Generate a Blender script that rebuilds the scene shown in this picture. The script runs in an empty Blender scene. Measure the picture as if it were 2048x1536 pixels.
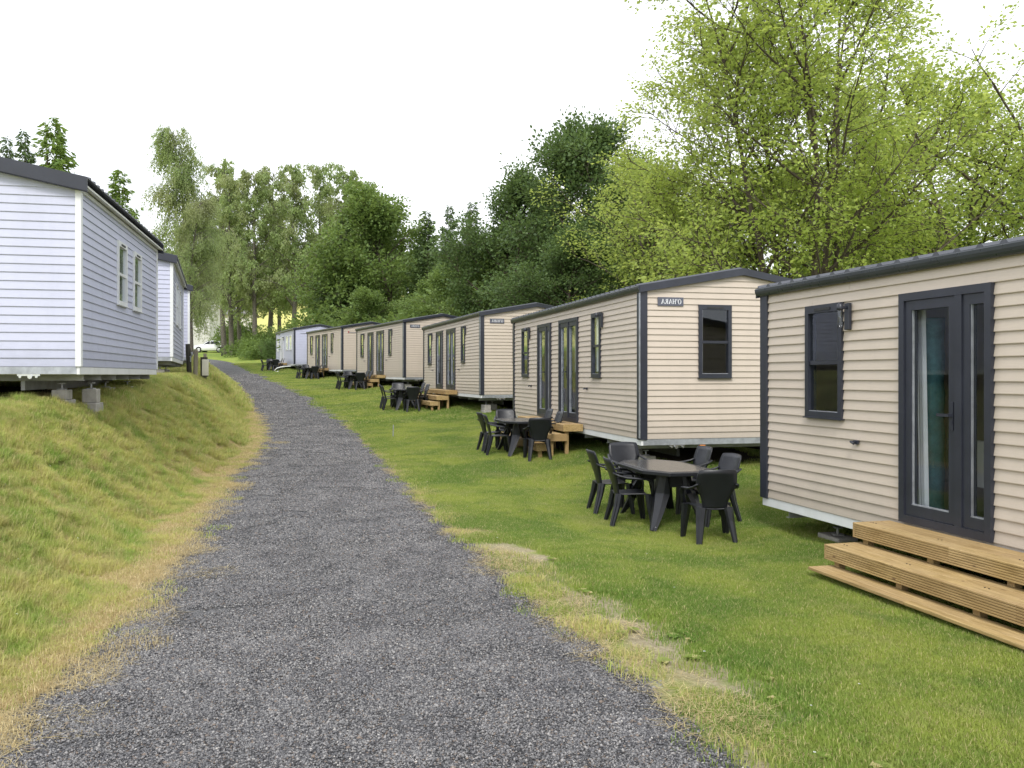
import bpy, math, random
import numpy as np
from mathutils import Vector, Matrix

S = bpy.context.scene
COL = S.collection
R = math.radians
ZO = 1.75            # camera height above the road; world z = 0 is the road beside the camera

# ------------------------------------------------------------------ camera, sky, sun, exposure
cam_d = bpy.data.cameras.new("camera")
cam = bpy.data.objects.new("camera", cam_d); COL.objects.link(cam)
cam.location = (0, 0, ZO); cam.rotation_euler = (R(90), 0, 0)
cam_d.sensor_width = 36; cam_d.lens = 1750 / 2048 * 36
cam_d.shift_y = -18 / 2048; cam_d.clip_start = .05; cam_d.clip_end = 4000
S.camera = cam
SUN_EL, SUN_AZ = 48, 183      # sun behind the camera, slightly right of straight behind (degrees)
w = bpy.data.worlds.new("World"); S.world = w; w.use_nodes = True
nt = w.node_tree; nt.nodes.clear()
wo = nt.nodes.new("ShaderNodeOutputWorld"); bg = nt.nodes.new("ShaderNodeBackground")
sky = nt.nodes.new("ShaderNodeTexSky"); sky.sky_type = 'NISHITA'; sky.sun_disc = False
sky.sun_elevation = R(SUN_EL); sky.sun_rotation = R(SUN_AZ)
tc = nt.nodes.new("ShaderNodeTexCoord")
cn = nt.nodes.new("ShaderNodeTexNoise"); cn.inputs["Scale"].default_value = 1.3; cn.inputs["Detail"].default_value = 5
mp = nt.nodes.new("ShaderNodeMapping"); mp.inputs["Scale"].default_value = (1, 1, 2.6)
cr = nt.nodes.new("ShaderNodeValToRGB")
cr.color_ramp.elements[0].position = .3; cr.color_ramp.elements[0].color = (8.6, 9.0, 9.7, 1)
cr.color_ramp.elements[1].position = .7; cr.color_ramp.elements[1].color = (10.0, 10.1, 10.4, 1)
mx = nt.nodes.new("ShaderNodeMix"); mx.data_type = 'RGBA'; mx.inputs[0].default_value = .93
nt.links.new(tc.outputs["Generated"], mp.inputs[0]); nt.links.new(mp.outputs[0], cn.inputs["Vector"])
nt.links.new(cn.outputs["Fac"], cr.inputs[0])
nt.links.new(sky.outputs[0], mx.inputs[6]); nt.links.new(cr.outputs[0], mx.inputs[7])
nt.links.new(mx.outputs[2], bg.inputs[0]); bg.inputs[1].default_value = .1
nt.links.new(bg.outputs[0], wo.inputs[0])
sd = bpy.data.lights.new("sun", 'SUN'); sun = bpy.data.objects.new("sun", sd); COL.objects.link(sun)
sd.energy = 1.5; sd.angle = R(18); sd.color = (1, .965, .9)
az = R(SUN_AZ); el = R(SUN_EL)
sdir = Vector((math.sin(az) * math.cos(el), math.cos(az) * math.cos(el), math.sin(el)))
sun.rotation_euler = sdir.to_track_quat('Z', 'Y').to_euler()
sun.location = (0, -20, 30)
S.view_settings.view_transform = 'Standard'; S.view_settings.look = 'None'
S.view_settings.exposure = 0.77; S.view_settings.gamma = 1; S.view_settings.use_curve_mapping = False
S.render.engine = 'CYCLES'
S.cycles.max_bounces = 8; S.cycles.diffuse_bounces = 4; S.cycles.transparent_max_bounces = 12
S.cycles.transmission_bounces = 6; S.cycles.glossy_bounces = 3

# ------------------------------------------------------------------ helpers
def tag(o, label=None, cat=None, group=None, kind=None):
    if label: o["label"] = label
    if cat: o["category"] = cat
    if group: o["group"] = group
    if kind: o["kind"] = kind
    return o

def link(o, parent=None):
    COL.objects.link(o)
    if parent is not None: o.parent = parent
    return o

def empty(name, loc=(0, 0, 0), rot=(0, 0, 0), label=None, cat=None, group=None, scale=None):
    o = bpy.data.objects.new(name, None); o.empty_display_size = .2
    o.location = loc; o.rotation_euler = rot
    if scale: o.scale = scale
    link(o); tag(o, label, cat, group)
    return o

def obj(name, me, mat=None, parent=None):
    if isinstance(me, MB): me = me.mesh(name, mat)
    return link(bpy.data.objects.new(name, me), parent)

def copy_tree(o, parent=None):
    c = o.copy(); COL.objects.link(c); c.parent = parent
    for ch in list(o.children): copy_tree(ch, c)
    return c

class MB:
    """collects simple solids as one mesh"""
    def __init__(s): s.v = []; s.f = []
    def add(s, vs, fs):
        n = len(s.v); s.v += [tuple(v) for v in vs]; s.f += [tuple(i + n for i in f) for f in fs]; return s
    def box(s, a, b):
        x0, y0, z0 = [min(p, q) for p, q in zip(a, b)]; x1, y1, z1 = [max(p, q) for p, q in zip(a, b)]
        return s.add([(x0,y0,z0),(x1,y0,z0),(x1,y1,z0),(x0,y1,z0),(x0,y0,z1),(x1,y0,z1),(x1,y1,z1),(x0,y1,z1)],
                     [(0,3,2,1),(4,5,6,7),(0,1,5,4),(1,2,6,5),(2,3,7,6),(3,0,4,7)])
    def prism(s, poly, axis_a, axis_b):
        """poly: list of 3d points (one cap); translated from axis_a offset to axis_b offset"""
        n = len(poly); A = Vector(axis_a); B = Vector(axis_b)
        vs = [Vector(p) + A for p in poly] + [Vector(p) + B for p in poly]
        fs = [tuple(range(n))[::-1], tuple(range(n, 2 * n))] + [(i, (i + 1) % n, n + (i + 1) % n, n + i) for i in range(n)]
        return s.add(vs, fs)
    def tube(s, pts, rads, n=8, flat=None, caps=True):
        """swept tube; flat=(fw, fd) scales the section across / along the local frame"""
        pts = [Vector(p) for p in pts]
        if not hasattr(rads, '__len__'): rads = [rads] * len(pts)
        rings = []
        up = Vector((0, 0, 1))
        for i, p in enumerate(pts):
            d = (pts[min(i + 1, len(pts) - 1)] - pts[max(i - 1, 0)]).normalized()
            a = d.cross(up if abs(d.z) < .95 else Vector((0, 1, 0))).normalized(); b = d.cross(a).normalized()
            fw, fd = flat if flat else (1, 1)
            rings.append([p + a * math.cos(2 * math.pi * k / n) * rads[i] * fw + b * math.sin(2 * math.pi * k / n) * rads[i] * fd for k in range(n)])
        vs = [v for r in rings for v in r]; fs = []
        for i in range(len(pts) - 1):
            for k in range(n):
                fs.append((i * n + k, i * n + (k + 1) % n, (i + 1) * n + (k + 1) % n, (i + 1) * n + k))
        if caps: fs += [tuple(range(n))[::-1], tuple(range((len(pts) - 1) * n, len(pts) * n))]
        return s.add(vs, fs)
    def mesh(s, name, mat=None, smooth=False, bevel=0):
        me = bpy.data.meshes.new(name); me.from_pydata(s.v, [], s.f)
        import bmesh
        bm = bmesh.new(); bm.from_mesh(me)
        bmesh.ops.recalc_face_normals(bm, faces=bm.faces)
        if bevel: bmesh.ops.bevel(bm, geom=[e for e in bm.edges], offset=bevel, segments=1, affect='EDGES')
        bm.to_mesh(me); bm.free()
        if mat: me.materials.append(mat)
        if smooth: me.shade_smooth()
        return me

# ------------------------------------------------------------------ materials
def M_new(name):
    m = bpy.data.materials.new(name); m.use_nodes = True
    return m, m.node_tree, m.node_tree.nodes["Principled BSDF"]

def nd(t, kind, **kw):
    n = t.nodes.new(kind)
    for k, v in kw.items():
        if k.startswith('i_'):
            key = k[2:].replace('_', ' ')
            n.inputs[int(key) if key.isdigit() else key].default_value = v
        else: setattr(n, k, v)
    return n

def mixc(t, fac, a, b, blend='MIX'):
    m = t.nodes.new("ShaderNodeMix"); m.data_type = 'RGBA'; m.blend_type = blend
    for i, x in ((0, fac), (6, a), (7, b)):
        if hasattr(x, 'is_output'): t.links.new(x, m.inputs[i])
        elif i == 0: m.inputs[0].default_value = x
        else: m.inputs[i].default_value = (*x, 1) if len(x) == 3 else x
    return m.outputs[2]

def noise(t, scale, detail=4, rough=.55, coord=None, stretch=None, out="Fac"):
    if coord is None:
        g = nd(t, "ShaderNodeNewGeometry"); coord = g.outputs["Position"]
    if stretch:
        mpn = nd(t, "ShaderNodeMapping"); mpn.inputs["Scale"].default_value = stretch
        t.links.new(coord, mpn.inputs[0]); coord = mpn.outputs[0]
    n = nd(t, "ShaderNodeTexNoise"); n.inputs["Scale"].default_value = scale
    n.inputs["Detail"].default_value = detail; n.inputs["Roughness"].default_value = rough
    t.links.new(coord, n.inputs["Vector"]); return n.outputs[out]

def ramp(t, x, p0, p1, c0=(0, 0, 0, 1), c1=(1, 1, 1, 1)):
    r = nd(t, "ShaderNodeValToRGB"); e = r.color_ramp.elements
    e[0].position = p0; e[1].position = p1
    e[0].color = (*c0[:3], 1); e[1].color = (*c1[:3], 1)
    t.links.new(x, r.inputs[0]); return r.outputs[0]

def math_(t, op, a, b=None, clamp=False):
    m = nd(t, "ShaderNodeMath", operation=op); m.use_clamp = clamp
    for i, x in enumerate((a, b)):
        if x is None: continue
        if hasattr(x, 'is_output'): t.links.new(x, m.inputs[i])
        else: m.inputs[i].default_value = x
    return m.outputs[0]

def bump(t, bsdf, h, strength=.3, dist=.01):
    b = nd(t, "ShaderNodeBump"); b.inputs["Strength"].default_value = strength; b.inputs["Distance"].default_value = dist
    t.links.new(h, b.inputs["Height"]); t.links.new(b.outputs[0], bsdf.inputs["Normal"])

def plain(name, c, rough=.5, metal=0, var=.12, nscale=3, bmp=0, bscale=60, stretch=None, dirt=None):
    m, t, b = M_new(name)
    tcn = nd(t, "ShaderNodeTexCoord").outputs["Object"]
    n = noise(t, nscale, 5, .6, tcn, stretch)
    lo = tuple(x * (1 - var) for x in c); hi = tuple(min(1, x * (1 + var)) for x in c)
    col = mixc(t, ramp(t, n, .3, .7), lo, hi)
    if dirt:
        n2 = noise(t, 1.7, 7, .7, tcn, (1, 1, .4))
        col = mixc(t, math_(t, 'MULTIPLY', ramp(t, n2, .5, .75), dirt[1]), col, dirt[0])
    t.links.new(col, b.inputs["Base Color"]); b.inputs["Roughness"].default_value = rough; b.inputs["Metallic"].default_value = metal
    r = ramp(t, noise(t, nscale * 5, 4, .6, tcn), .3, .7, (rough * .85,) * 3, (min(1, rough * 1.15),) * 3)
    t.links.new(r, b.inputs["Roughness"])
    if bmp: bump(t, b, noise(t, bscale, 4, .6, tcn, stretch), bmp, .003)
    return m

def siding_mat(name, c, dirt):
    m, t, b = M_new(name)
    tcn = nd(t, "ShaderNodeTexCoord").outputs["Object"]
    oi = nd(t, "ShaderNodeObjectInfo")
    g = noise(t, 9, 6, .65, tcn, (.6, .6, 14))
    col = mixc(t, ramp(t, g, .3, .72), tuple(x * .93 for x in c), tuple(x * 1.05 for x in c))
    col = mixc(t, math_(t, 'MULTIPLY', oi.outputs["Random"], .10), col, tuple(x * .8 for x in c))
    st = noise(t, 1.1, 7, .7, tcn, (2.2, 2.2, .35))
    col = mixc(t, math_(t, 'MULTIPLY', ramp(t, st, .48, .8), .30), col, dirt)
    sx = nd(t, "ShaderNodeSeparateXYZ"); t.links.new(tcn, sx.inputs[0])
    base = math_(t, 'MULTIPLY', ramp(t, math_(t, 'ADD', sx.outputs[2], math_(t, 'MULTIPLY', noise(t, 5, 6, .7, tcn), .35)), .18, .52, (1,) * 3, (0,) * 3), .35)
    col = mixc(t, base, col, tuple(x * .55 for x in dirt))
    t.links.new(col, b.inputs["Base Color"]); b.inputs["Roughness"].default_value = .48
    bump(t, b, noise(t, 60, 5, .6, tcn, (.15, .15, 3)), .25, .002)
    return m

BEIGE = siding_mat("beige_vinyl", (.55, .472, .395), (.38, .34, .28))
BLUE = siding_mat("pale_blue_vinyl", (.50, .515, .65), (.34, .36, .44))
DARK = plain("anthracite_trim", (.026, .029, .042), .38, 0, .15, 4, .1, 90)
GUT = plain("grey_gutter", (.05, .057, .062), .3, .2, .15, 3)
WHITE = plain("white_trim", (.72, .73, .74), .42, 0, .05, 2, dirt=((.45, .45, .40), .35))
GALV = plain("galvanised_steel", (.42, .44, .48), .42, .55, .25, 7, dirt=((.30, .31, .33), .6))
BEAM = plain("grey_primer_steel", (.36, .36, .36), .6, .2, .2, 5, dirt=((.2, .17, .13), .6))
BLACKST = plain("black_chassis_steel", (.03, .03, .032), .6, .2, .3, 5)
CONC = plain("concrete_block", (.34, .32, .29), .92, 0, .22, 9, .6, 90, dirt=((.16, .17, .11), .5))
ROOFM = plain("dark_metal_roof", (.085, .09, .105), .42, .3, .2, 2)
SOFF = plain("cream_soffit", (.62, .62, .57), .55, 0, .05, 2)
INNER = plain("interior_panel", (.42, .38, .33), .7, 0, .1, 3)
FLOORM = plain("vinyl_floor", (.13, .10, .08), .4, 0, .3, 4, stretch=(1, 8, 1))
PLAST = plain("anthracite_plastic", (.011, .012, .016), .40, 0, .2, 5, .12, 140)
TABT = plain("table_top_plastic", (.055, .052, .05), .2, 0, .25, 3, .05, 60)
CURT = plain("white_curtain", (.66, .68, .74), .8, 0, .08, 6)
TEAL = plain("teal_fabric", (.05, .15, .17), .8, 0, .3, 12, .8, 14)
HEAT = plain("white_heater_metal", (.6, .6, .58), .45, 0, .05, 3)
ORANGE = plain("orange_lens", (.75, .25, .04), .3, 0, .05, 3)
CHROME = plain("chrome", (.65, .66, .68), .2, .9, .08, 3)
SIGNP = plain("grey_sign_plate", (.095, .10, .13), .4, 0, .06, 5)
LETTER = plain("white_lettering", (.82, .83, .86), .45, 0, .02, 5)
LET2 = plain("grey_lettering", (.22, .22, .26), .45, 0, .1, 5)
LET3 = plain("red_lettering", (.35, .06, .06), .45, 0, .1, 5)
OLDW = plain("weathered_post_wood", (.26, .23, .17), .9, 0, .3, 6, .8, 40, (3, 3, .3))
DKPOST = plain("tarred_post_wood", (.05, .047, .035), .85, 0, .5, 8, .8, 30, (3, 3, .3))
BOXP = plain("cream_service_box", (.66, .63, .52), .55, 0, .06, 4, dirt=((.38, .36, .26), .6))
CARW = plain("white_car_paint", (.80, .81, .82), .18, 0, .02, 2)
RUBBER = plain("tyre_rubber", (.02, .02, .02), .8, 0, .2, 6)
RENDERW = plain("white_render_wall", (.60, .58, .56), .9, 0, .04, 3)
TILEM = plain("grey_roof_tiles", (.16, .15, .15), .8, 0, .25, 4)

def glass_mat(name, tint=(.55, .6, .6), refl=1.0):
    m, t, b = M_new(name); t.nodes.remove(b)
    out = t.nodes["Material Output"]
    tr = nd(t, "ShaderNodeBsdfTransparent"); tr.inputs[0].default_value = (*tint, 1)
    gl = nd(t, "ShaderNodeBsdfGlossy"); gl.inputs["Roughness"].default_value = .02; gl.inputs[0].default_value = (.9, .95, 1, 1)
    ge = nd(t, "ShaderNodeNewGeometry"); dt = nd(t, "ShaderNodeVectorMath", operation='DOT_PRODUCT')
    t.links.new(ge.outputs["Incoming"], dt.inputs[0]); t.links.new(ge.outputs["Normal"], dt.inputs[1])
    c = math_(t, 'SUBTRACT', 1., math_(t, 'ABSOLUTE', dt.outputs["Value"]), True)
    f2 = math_(t, 'MULTIPLY', math_(t, 'ADD', math_(t, 'MULTIPLY', math_(t, 'POWER', c, 5.), .96), .04), refl, True)
    mxs = nd(t, "ShaderNodeMixShader")
    t.links.new(f2, mxs.inputs[0]); t.links.new(tr.outputs[0], mxs.inputs[1]); t.links.new(gl.outputs[0], mxs.inputs[2])
    t.links.new(mxs.outputs[0], out.inputs[0])
    return m
GLASS = glass_mat("window_glass", (.93, .96, .96), 1.6)
LAMPG = glass_mat("lantern_glass", (.9, .9, .9), 1.5)
CARG = plain("car_glass_dark", (.01, .012, .015), .08, 0, .05, 2)

def wood_mat():
    m, t, b = M_new("pressure_treated_pine")
    tcn = nd(t, "ShaderNodeTexCoord").outputs["Object"]
    oi = nd(t, "ShaderNodeObjectInfo")
    ad = nd(t, "ShaderNodeVectorMath", operation='ADD'); t.links.new(tcn, ad.inputs[0])
    cb = nd(t, "ShaderNodeCombineXYZ"); t.links.new(math_(t, 'MULTIPLY', oi.outputs["Random"], 37.), cb.inputs[0]); t.links.new(math_(t, 'MULTIPLY', oi.outputs["Random"], 11.), cb.inputs[2])
    t.links.new(cb.outputs[0], ad.inputs[1]); p = ad.outputs[0]
    g = noise(t, 10, 6, .65, p, (.35, 5, 5))
    col = mixc(t, ramp(t, g, .34, .68), (.24, .155, .052), (.50, .355, .155))
    n2 = noise(t, 1.6, 4, .6, p)
    col = mixc(t, math_(t, 'MULTIPLY', ramp(t, n2, .4, .7), .5), col, (.48, .35, .19))
    kn = nd(t, "ShaderNodeTexVoronoi"); kn.inputs["Scale"].default_value = 3.1
    mpn = nd(t, "ShaderNodeMapping"); mpn.inputs["Scale"].default_value = (1, 2.3, 2.3); t.links.new(p, mpn.inputs[0]); t.links.new(mpn.outputs[0], kn.inputs["Vector"])
    col = mixc(t, ramp(t, kn.outputs["Distance"], .03, .10, (.85,) * 3, (0,) * 3), col, (.10, .045, .02))
    col = mixc(t, math_(t, 'MULTIPLY', ramp(t, oi.outputs["Random"], .35, .95), .55), col, (.27, .17, .075))
    t.links.new(col, b.inputs["Base Color"]); b.inputs["Roughness"].default_value = .62
    bump(t, b, g, .3, .003)
    return m
WOOD = wood_mat()

# ------------------------------------------------------------------ terrain shape
_YL = np.array([-60, 0, 4.7, 5.3, 5.9, 7, 8, 10.45, 14.3, 19.7, 22.5, 26, 31, 38, 45, 58, 68, 74, 82, 95, 110, 140])
_XL = np.array([-3.5, -2.6, -2.63, -2.76, -2.83, -3.06, -3.25, -3.87, -4.67, -5.7, -6.4, -7.5, -9.1, -11.5, -14, -19, -23.4, -26.4, -31, -39, -52, -90])
_YR = np.array([-60, 0, 3.9, 4.2, 4.7, 5.2, 5.8, 6.7, 8.2, 10.2, 12.4, 16, 21.4, 28.8, 38, 45, 58, 70, 76, 84, 97, 112, 140])
_XR = np.array([2.6, 1.9, 1.09, .97, .83, .64, .41, .13, -.25, -.82, -1.31, -2.2, -3.6, -5.7, -8.7, -11.3, -16.4, -21.5, -24.8, -29.5, -37, -48, -85])
_PY = np.array([-60, 14, 16, 20, 22, 26, 31, 38, 45, 58, 68, 75, 90, 110, 130, 180, 250, 400, 3000])
_PZ = np.array([0, 0, .03, .07, .12, .25, .46, .76, 1.12, 1.68, 2.3, 2.9, 3.6, 4.5, 6.3, 15, 24, 31, 34])
def _I(y, a, b): return np.interp(y, a, b)
def smooth(t): t = np.clip(t, 0, 1); return t * t * (3 - 2 * t)
def XL(y): return (_I(y - 1, _YL, _XL) + _I(y, _YL, _XL) * 2 + _I(y + 1, _YL, _XL)) / 4
def XR(y): return (_I(y - 1, _YR, _XR) + _I(y, _YR, _XR) * 2 + _I(y + 1, _YR, _XR)) / 4
def vnoise(x, y, f, seed=0):
    r = 0
    for k, (a, b, p) in enumerate(((1, .31, 0), (-.47, .93, 1.7), (.71, -.62, 4.1), (.13, 1.21, 2.2), (1.33, .4, 5.5))):
        r = r + np.sin((x * a + y * b) * f * (1 + .37 * k) + p + seed * 1.3 + 1.7 * np.sin((x * b - y * a) * f * .6 + seed))
    return r / 5
def height(x, y):
    x = np.asarray(x, float); y = np.asarray(y, float)
    P = _I(y, _PY, _PZ)
    P = (P + _I(y - 3, _PY, _PZ) + _I(y + 3, _PY, _PZ)) / 3
    xl, xr = XL(y), XR(y)
    shelf = _I(y, [-60, 0, 8, 12, 18, 22, 28, 35, 45, 58, 75, 90, 120], [1.15, 1.15, 1.25, 1.36, 1.6, 1.7, 1.72, 2.1, 2.5, 3.1, 3.9, 4.2, 4.8]) - _I(y, _PY, _PZ)
    toe = _I(y, [0, 6, 10], [.15, .2, .45]) + .12 * vnoise(x * 0 + 3, y, .9)
    wd = _I(y, [0, 8, 12, 30, 60, 90], [2.8, 2.6, 1.85, 1.8, 3, 6])
    dl = xl - x - toe
    tl = np.clip(dl / wd, 0, 1)
    bank = np.maximum(shelf, 0) * (smooth(tl) * .7 + .3 * np.sin(tl * math.pi / 2))
    bump_ = .035 * vnoise(x, y, 2.1, 3) * smooth(dl / .6) * smooth((3.2 - dl) / 1.2) * smooth((60 - y) / 20)
    hill = .03 * np.clip(dl - 4, 0, 60) + .05 * np.clip(dl - 14, 0, 50)
    dr = x - xr
    a = _I(y, [-60, 0, 5, 8, 10, 13, 17, 30, 40, 52, 62, 75, 90], [-.08, -.08, -.08, -.11, -.18, -.08, .06, .1, .17, .03, .17, 0, 0])
    b = _I(y, [-60, 0, 6, 10, 17, 30, 60, 80], [.02, .02, .04, .1, .22, .2, .2, .1])
    lawn = a * smooth(dr / 2.8) + b * smooth((dr - 2.4) / 2.6) + .012 * np.clip(dr - 9, 0, 80)
    near = np.where((dl > 0) | (dr > 0), 1, 0) * smooth((130 - y) / 60)
    return P + (bank + bump_ + hill + lawn) * 1.0 + .015 * vnoise(x, y, 1.1, 5) * near
def gz(x, y): return float(height(np.array([x]), np.array([y]))[0])

def grid_mesh(name, xs, ys, zf, mat, attrs=None):
    X, Y = np.meshgrid(xs, ys); nx, ny = len(xs), len(ys)
    Z = zf(X, Y)
    return grid_from(name, X, Y, Z, mat, attrs)
def grid_from(name, X, Y, Z, mat, attrs=None):
    ny, nx = X.shape
    me = bpy.data.meshes.new(name)
    me.vertices.add(nx * ny); me.vertices.foreach_set("co", np.stack([X, Y, Z], -1).astype(np.float32).ravel())
    i = np.arange(ny - 1)[:, None] * nx + np.arange(nx - 1)[None]
    q = np.stack([i, i + 1, i + nx + 1, i + nx], -1).reshape(-1, 4)
    me.loops.add(q.size); me.loops.foreach_set("vertex_index", q.ravel().astype(np.int32))
    me.polygons.add(len(q)); me.polygons.foreach_set("loop_start", np.arange(0, q.size, 4, dtype=np.int32))
    me.update(calc_edges=True); me.validate()
    me.shade_smooth(); me.materials.append(mat)
    for k, fn in (attrs or {}).items():
        a = me.attributes.new(k, 'FLOAT', 'POINT'); a.data.foreach_set("value", fn(X, Y).astype(np.float32).ravel())
    return me

# colour patches shared by the soil under the grass and by the grass blades on it
def patch_nodes(t):
    g = nd(t, "ShaderNodeNewGeometry").outputs["Position"]
    big = noise(t, .55, 4, .6, g); mid = noise(t, 1.9, 5, .65, g); fine = noise(t, 7.5, 4, .6, g)
    return g, big, mid, fine
def grass_colours(t, bankmix):
    g, big, mid, fine = patch_nodes(t)
    lawn = mixc(t, ramp(t, big, .40, .60), (.155, .265, .045), (.37, .43, .085))
    lawn = mixc(t, math_(t, 'MULTIPLY', ramp(t, mid, .5, .72), .8), lawn, (.095, .205, .040))
    lawn = mixc(t, math_(t, 'MULTIPLY', ramp(t, fine, .62, .78), .5), lawn, (.42, .38, .18))
    lawn = mixc(t, math_(t, "MULTIPLY", ramp(t, noise(t, 1.05, 5, .65, g), .54, .68), .4), lawn, (.46, .42, .20))
    bank = mixc(t, ramp(t, mid, .38, .58), (.29, .42, .085), (.62, .60, .19))
    bank = mixc(t, math_(t, "MULTIPLY", ramp(t, noise(t, 3.6, 5, .7, g), .52, .66), .8), bank, (.62, .50, .27))
    bank = mixc(t, math_(t, 'MULTIPLY', ramp(t, fine, .48, .66), .8), bank, (.58, .46, .24))
    return mixc(t, bankmix, lawn, bank)

def ground_mat():
    m, t, b = M_new("turf_and_soil")
    dl = nd(t, "ShaderNodeAttribute", attribute_name="dl").outputs["Fac"]
    dr = nd(t, "ShaderNodeAttribute", attribute_name="dr").outputs["Fac"]
    yy = nd(t, "ShaderNodeAttribute", attribute_name="far").outputs["Fac"]
    g, big, mid, fine = patch_nodes(t)
    bankmix = ramp(t, dl, 0, .3)
    col = grass_colours(t, bankmix)
    mottle = noise(t, 38, 5, .7, g)
    col = mixc(t, ramp(t, mottle, .3, .7, (.5,) * 3, (0,) * 3), col, (.08, .10, .02))
    col = mixc(t, math_(t, 'MULTIPLY', ramp(t, noise(t, 90, 3, .6, g), .55, .7), .4), col, (.30, .30, .08))
    # straw verge on the left of the road
    n1 = math_(t, 'MULTIPLY', math_(t, 'SUBTRACT', mid, .5), 2.6)
    e = math_(t, 'ADD', dl, n1)
    straw = mixc(t, ramp(t, noise(t, 70, 5, .75, g), .38, .62), (.20, .15, .08), (.70, .59, .36))
    k = math_(t, 'MULTIPLY', ramp(t, e, .30, .75, (1,) * 3, (0,) * 3), ramp(t, dl, -.3, .02))
    col = mixc(t, math_(t, 'MULTIPLY', k, .92), col, straw)
    # bare dirt and straw along the right edge
    dm = nd(t, 'ShaderNodeAttribute', attribute_name='dirt').outputs['Fac']
    e2 = math_(t, 'ADD', dr, math_(t, 'MULTIPLY', math_(t, 'SUBTRACT', noise(t, 1.5, 6, .7, g), .5), 1.7))
    k2 = math_(t, 'MAXIMUM', dm, math_(t, 'MULTIPLY', ramp(t, e2, -.05, .12, (1,) * 3, (0,) * 3), ramp(t, dr, -.25, .02)))
    dirt = mixc(t, ramp(t, noise(t, 42, 6, .75, g), .36, .64), (.26, .20, .14), (.50, .42, .31))
    col = mixc(t, math_(t, 'MULTIPLY', k2, .85), col, dirt)
    # bleached meadow on the far hill
    mead = mixc(t, ramp(t, noise(t, .12, 4, .6, g), .35, .65), (.62, .58, .20), (.46, .46, .15))
    col = mixc(t, ramp(t, yy, .2, .5), col, mead)
    under_shade = nd(t, 'ShaderNodeAttribute', attribute_name='under').outputs['Fac']
    col = mixc(t, under_shade, col, mixc(t, mottle, (.035, .030, .02), (.11, .09, .06)))  # bare earth under the homes, near black with their shade painted in
    t.links.new(col, b.inputs["Base Color"]); b.inputs["Roughness"].default_value = .95
    b.inputs["Specular IOR Level"].default_value = .15
    h = math_(t, 'ADD', math_(t, 'MULTIPLY', noise(t, 45, 5, .7, g), .6), noise(t, 9, 4, .6, g))
    bump(t, b, h, .9, .05)
    return m
GROUND = ground_mat()

def road_mat():
    m, t, b = M_new("dark_gravel")
    g = nd(t, "ShaderNodeNewGeometry").outputs["Position"]
    vo = nd(t, "ShaderNodeTexVoronoi"); vo.inputs["Scale"].default_value = 62; vo.inputs["Randomness"].default_value = 1; t.links.new(g, vo.inputs["Vector"])
    sep = nd(t, "ShaderNodeSeparateColor"); t.links.new(vo.outputs["Color"], sep.inputs[0])
    c = mixc(t, sep.outputs[0], (.055, .055, .058), (.215, .21, .21))
    c = mixc(t, ramp(t, sep.outputs[1], .93, .97), c, (.40, .38, .35))
    c = mixc(t, ramp(t, sep.outputs[2], .9, .97), c, (.19, .14, .11))
    c = mixc(t, ramp(t, vo.outputs["Distance"], .28, .6, (0,) * 3, (.85,) * 3), c, (.02, .02, .022))
    c = mixc(t, math_(t, 'MULTIPLY', ramp(t, noise(t, .8, 5, .6, g), .4, .7), .35), c, (.165, .165, .172))
    c = mixc(t, math_(t, 'MULTIPLY', ramp(t, noise(t, 2.7, 5, .6, g), .5, .75), .35), c, (.05, .05, .055))
    t.links.new(c, b.inputs["Base Color"]); b.inputs["Roughness"].default_value = .8
    bump(t, b, vo.outputs["Distance"], -1.0, .012)
    return m
ROAD = road_mat()

def seg(a, b, st): return list(np.arange(a, b, st))
def dirtmap(X, Y):
    d = X - XR(Y)
    c_ = .46 + .18 * vnoise(X * 0 + 1, Y, 1.9, 61); w_ = .33 + .20 * vnoise(X * 0 + 2, Y, 2.7, 62)
    lob = 1 - np.abs(d - c_) / np.maximum(w_, .05)
    v = lob + .75 * vnoise(X, Y, 5.3, 63) + .5 * vnoise(X, Y, 12.7, 64) + .55 * vnoise(X * .4, Y, 1.55, 65)
    thin = smooth(1 - np.abs(d - .02) / .16) * .7
    return np.clip(smooth((v - .22) / .4) * smooth((11 - Y) / 2.5) * (.45 + .55 * smooth((Y - 4.3) / .8)) * smooth((d + .05) / .1) + thin * (Y > 3), 0, 1)
HOMES_XY = [(5.20, 1.97, .25, 8.8, 1), (2.10, 14.185, .234, 8.8, 1), (-.934, 26.48, .297, 8.8, 1), (-4.717, 38.19, .407, 8.8, 1), (-9.862, 50.7, .452, 8.8, 1), (-15.24, 61.2, .401, 8.8, 1),
            (-5.836, 11.794, .226, 6., -1), (-8.552, 21.994, .324, 7., -1), (-11.45, 31., .40, 7., -1), (-14.9, 40., .42, 7., -1)]
def under(X, Y):  # home footprint mask: shade painted on the ground, thinner grass
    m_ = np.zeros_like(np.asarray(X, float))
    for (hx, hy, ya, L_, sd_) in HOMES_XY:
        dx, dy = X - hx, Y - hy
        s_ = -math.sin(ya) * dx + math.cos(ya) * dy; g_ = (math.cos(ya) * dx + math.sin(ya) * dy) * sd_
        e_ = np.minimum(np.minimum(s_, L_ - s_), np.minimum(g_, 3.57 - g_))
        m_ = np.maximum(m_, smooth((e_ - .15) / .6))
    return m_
xs = np.array(seg(-900, -200, 50) + seg(-200, -60, 6) + seg(-60, -16, .8) + seg(-16, -10, .25) + seg(-10, 4, .12) + seg(4, 12, .4) + seg(12, 60, 1.5) + seg(60, 200, 8) + seg(200, 901, 50))
ys = np.array(seg(-120, -20, 10) + seg(-20, 0, 1) + seg(0, 3, .25) + seg(3, 14, .12) + seg(14, 32, .25) + seg(32, 60, .6) + seg(60, 140, 1.5) + seg(140, 300, 8) + seg(300, 1601, 60))
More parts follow.
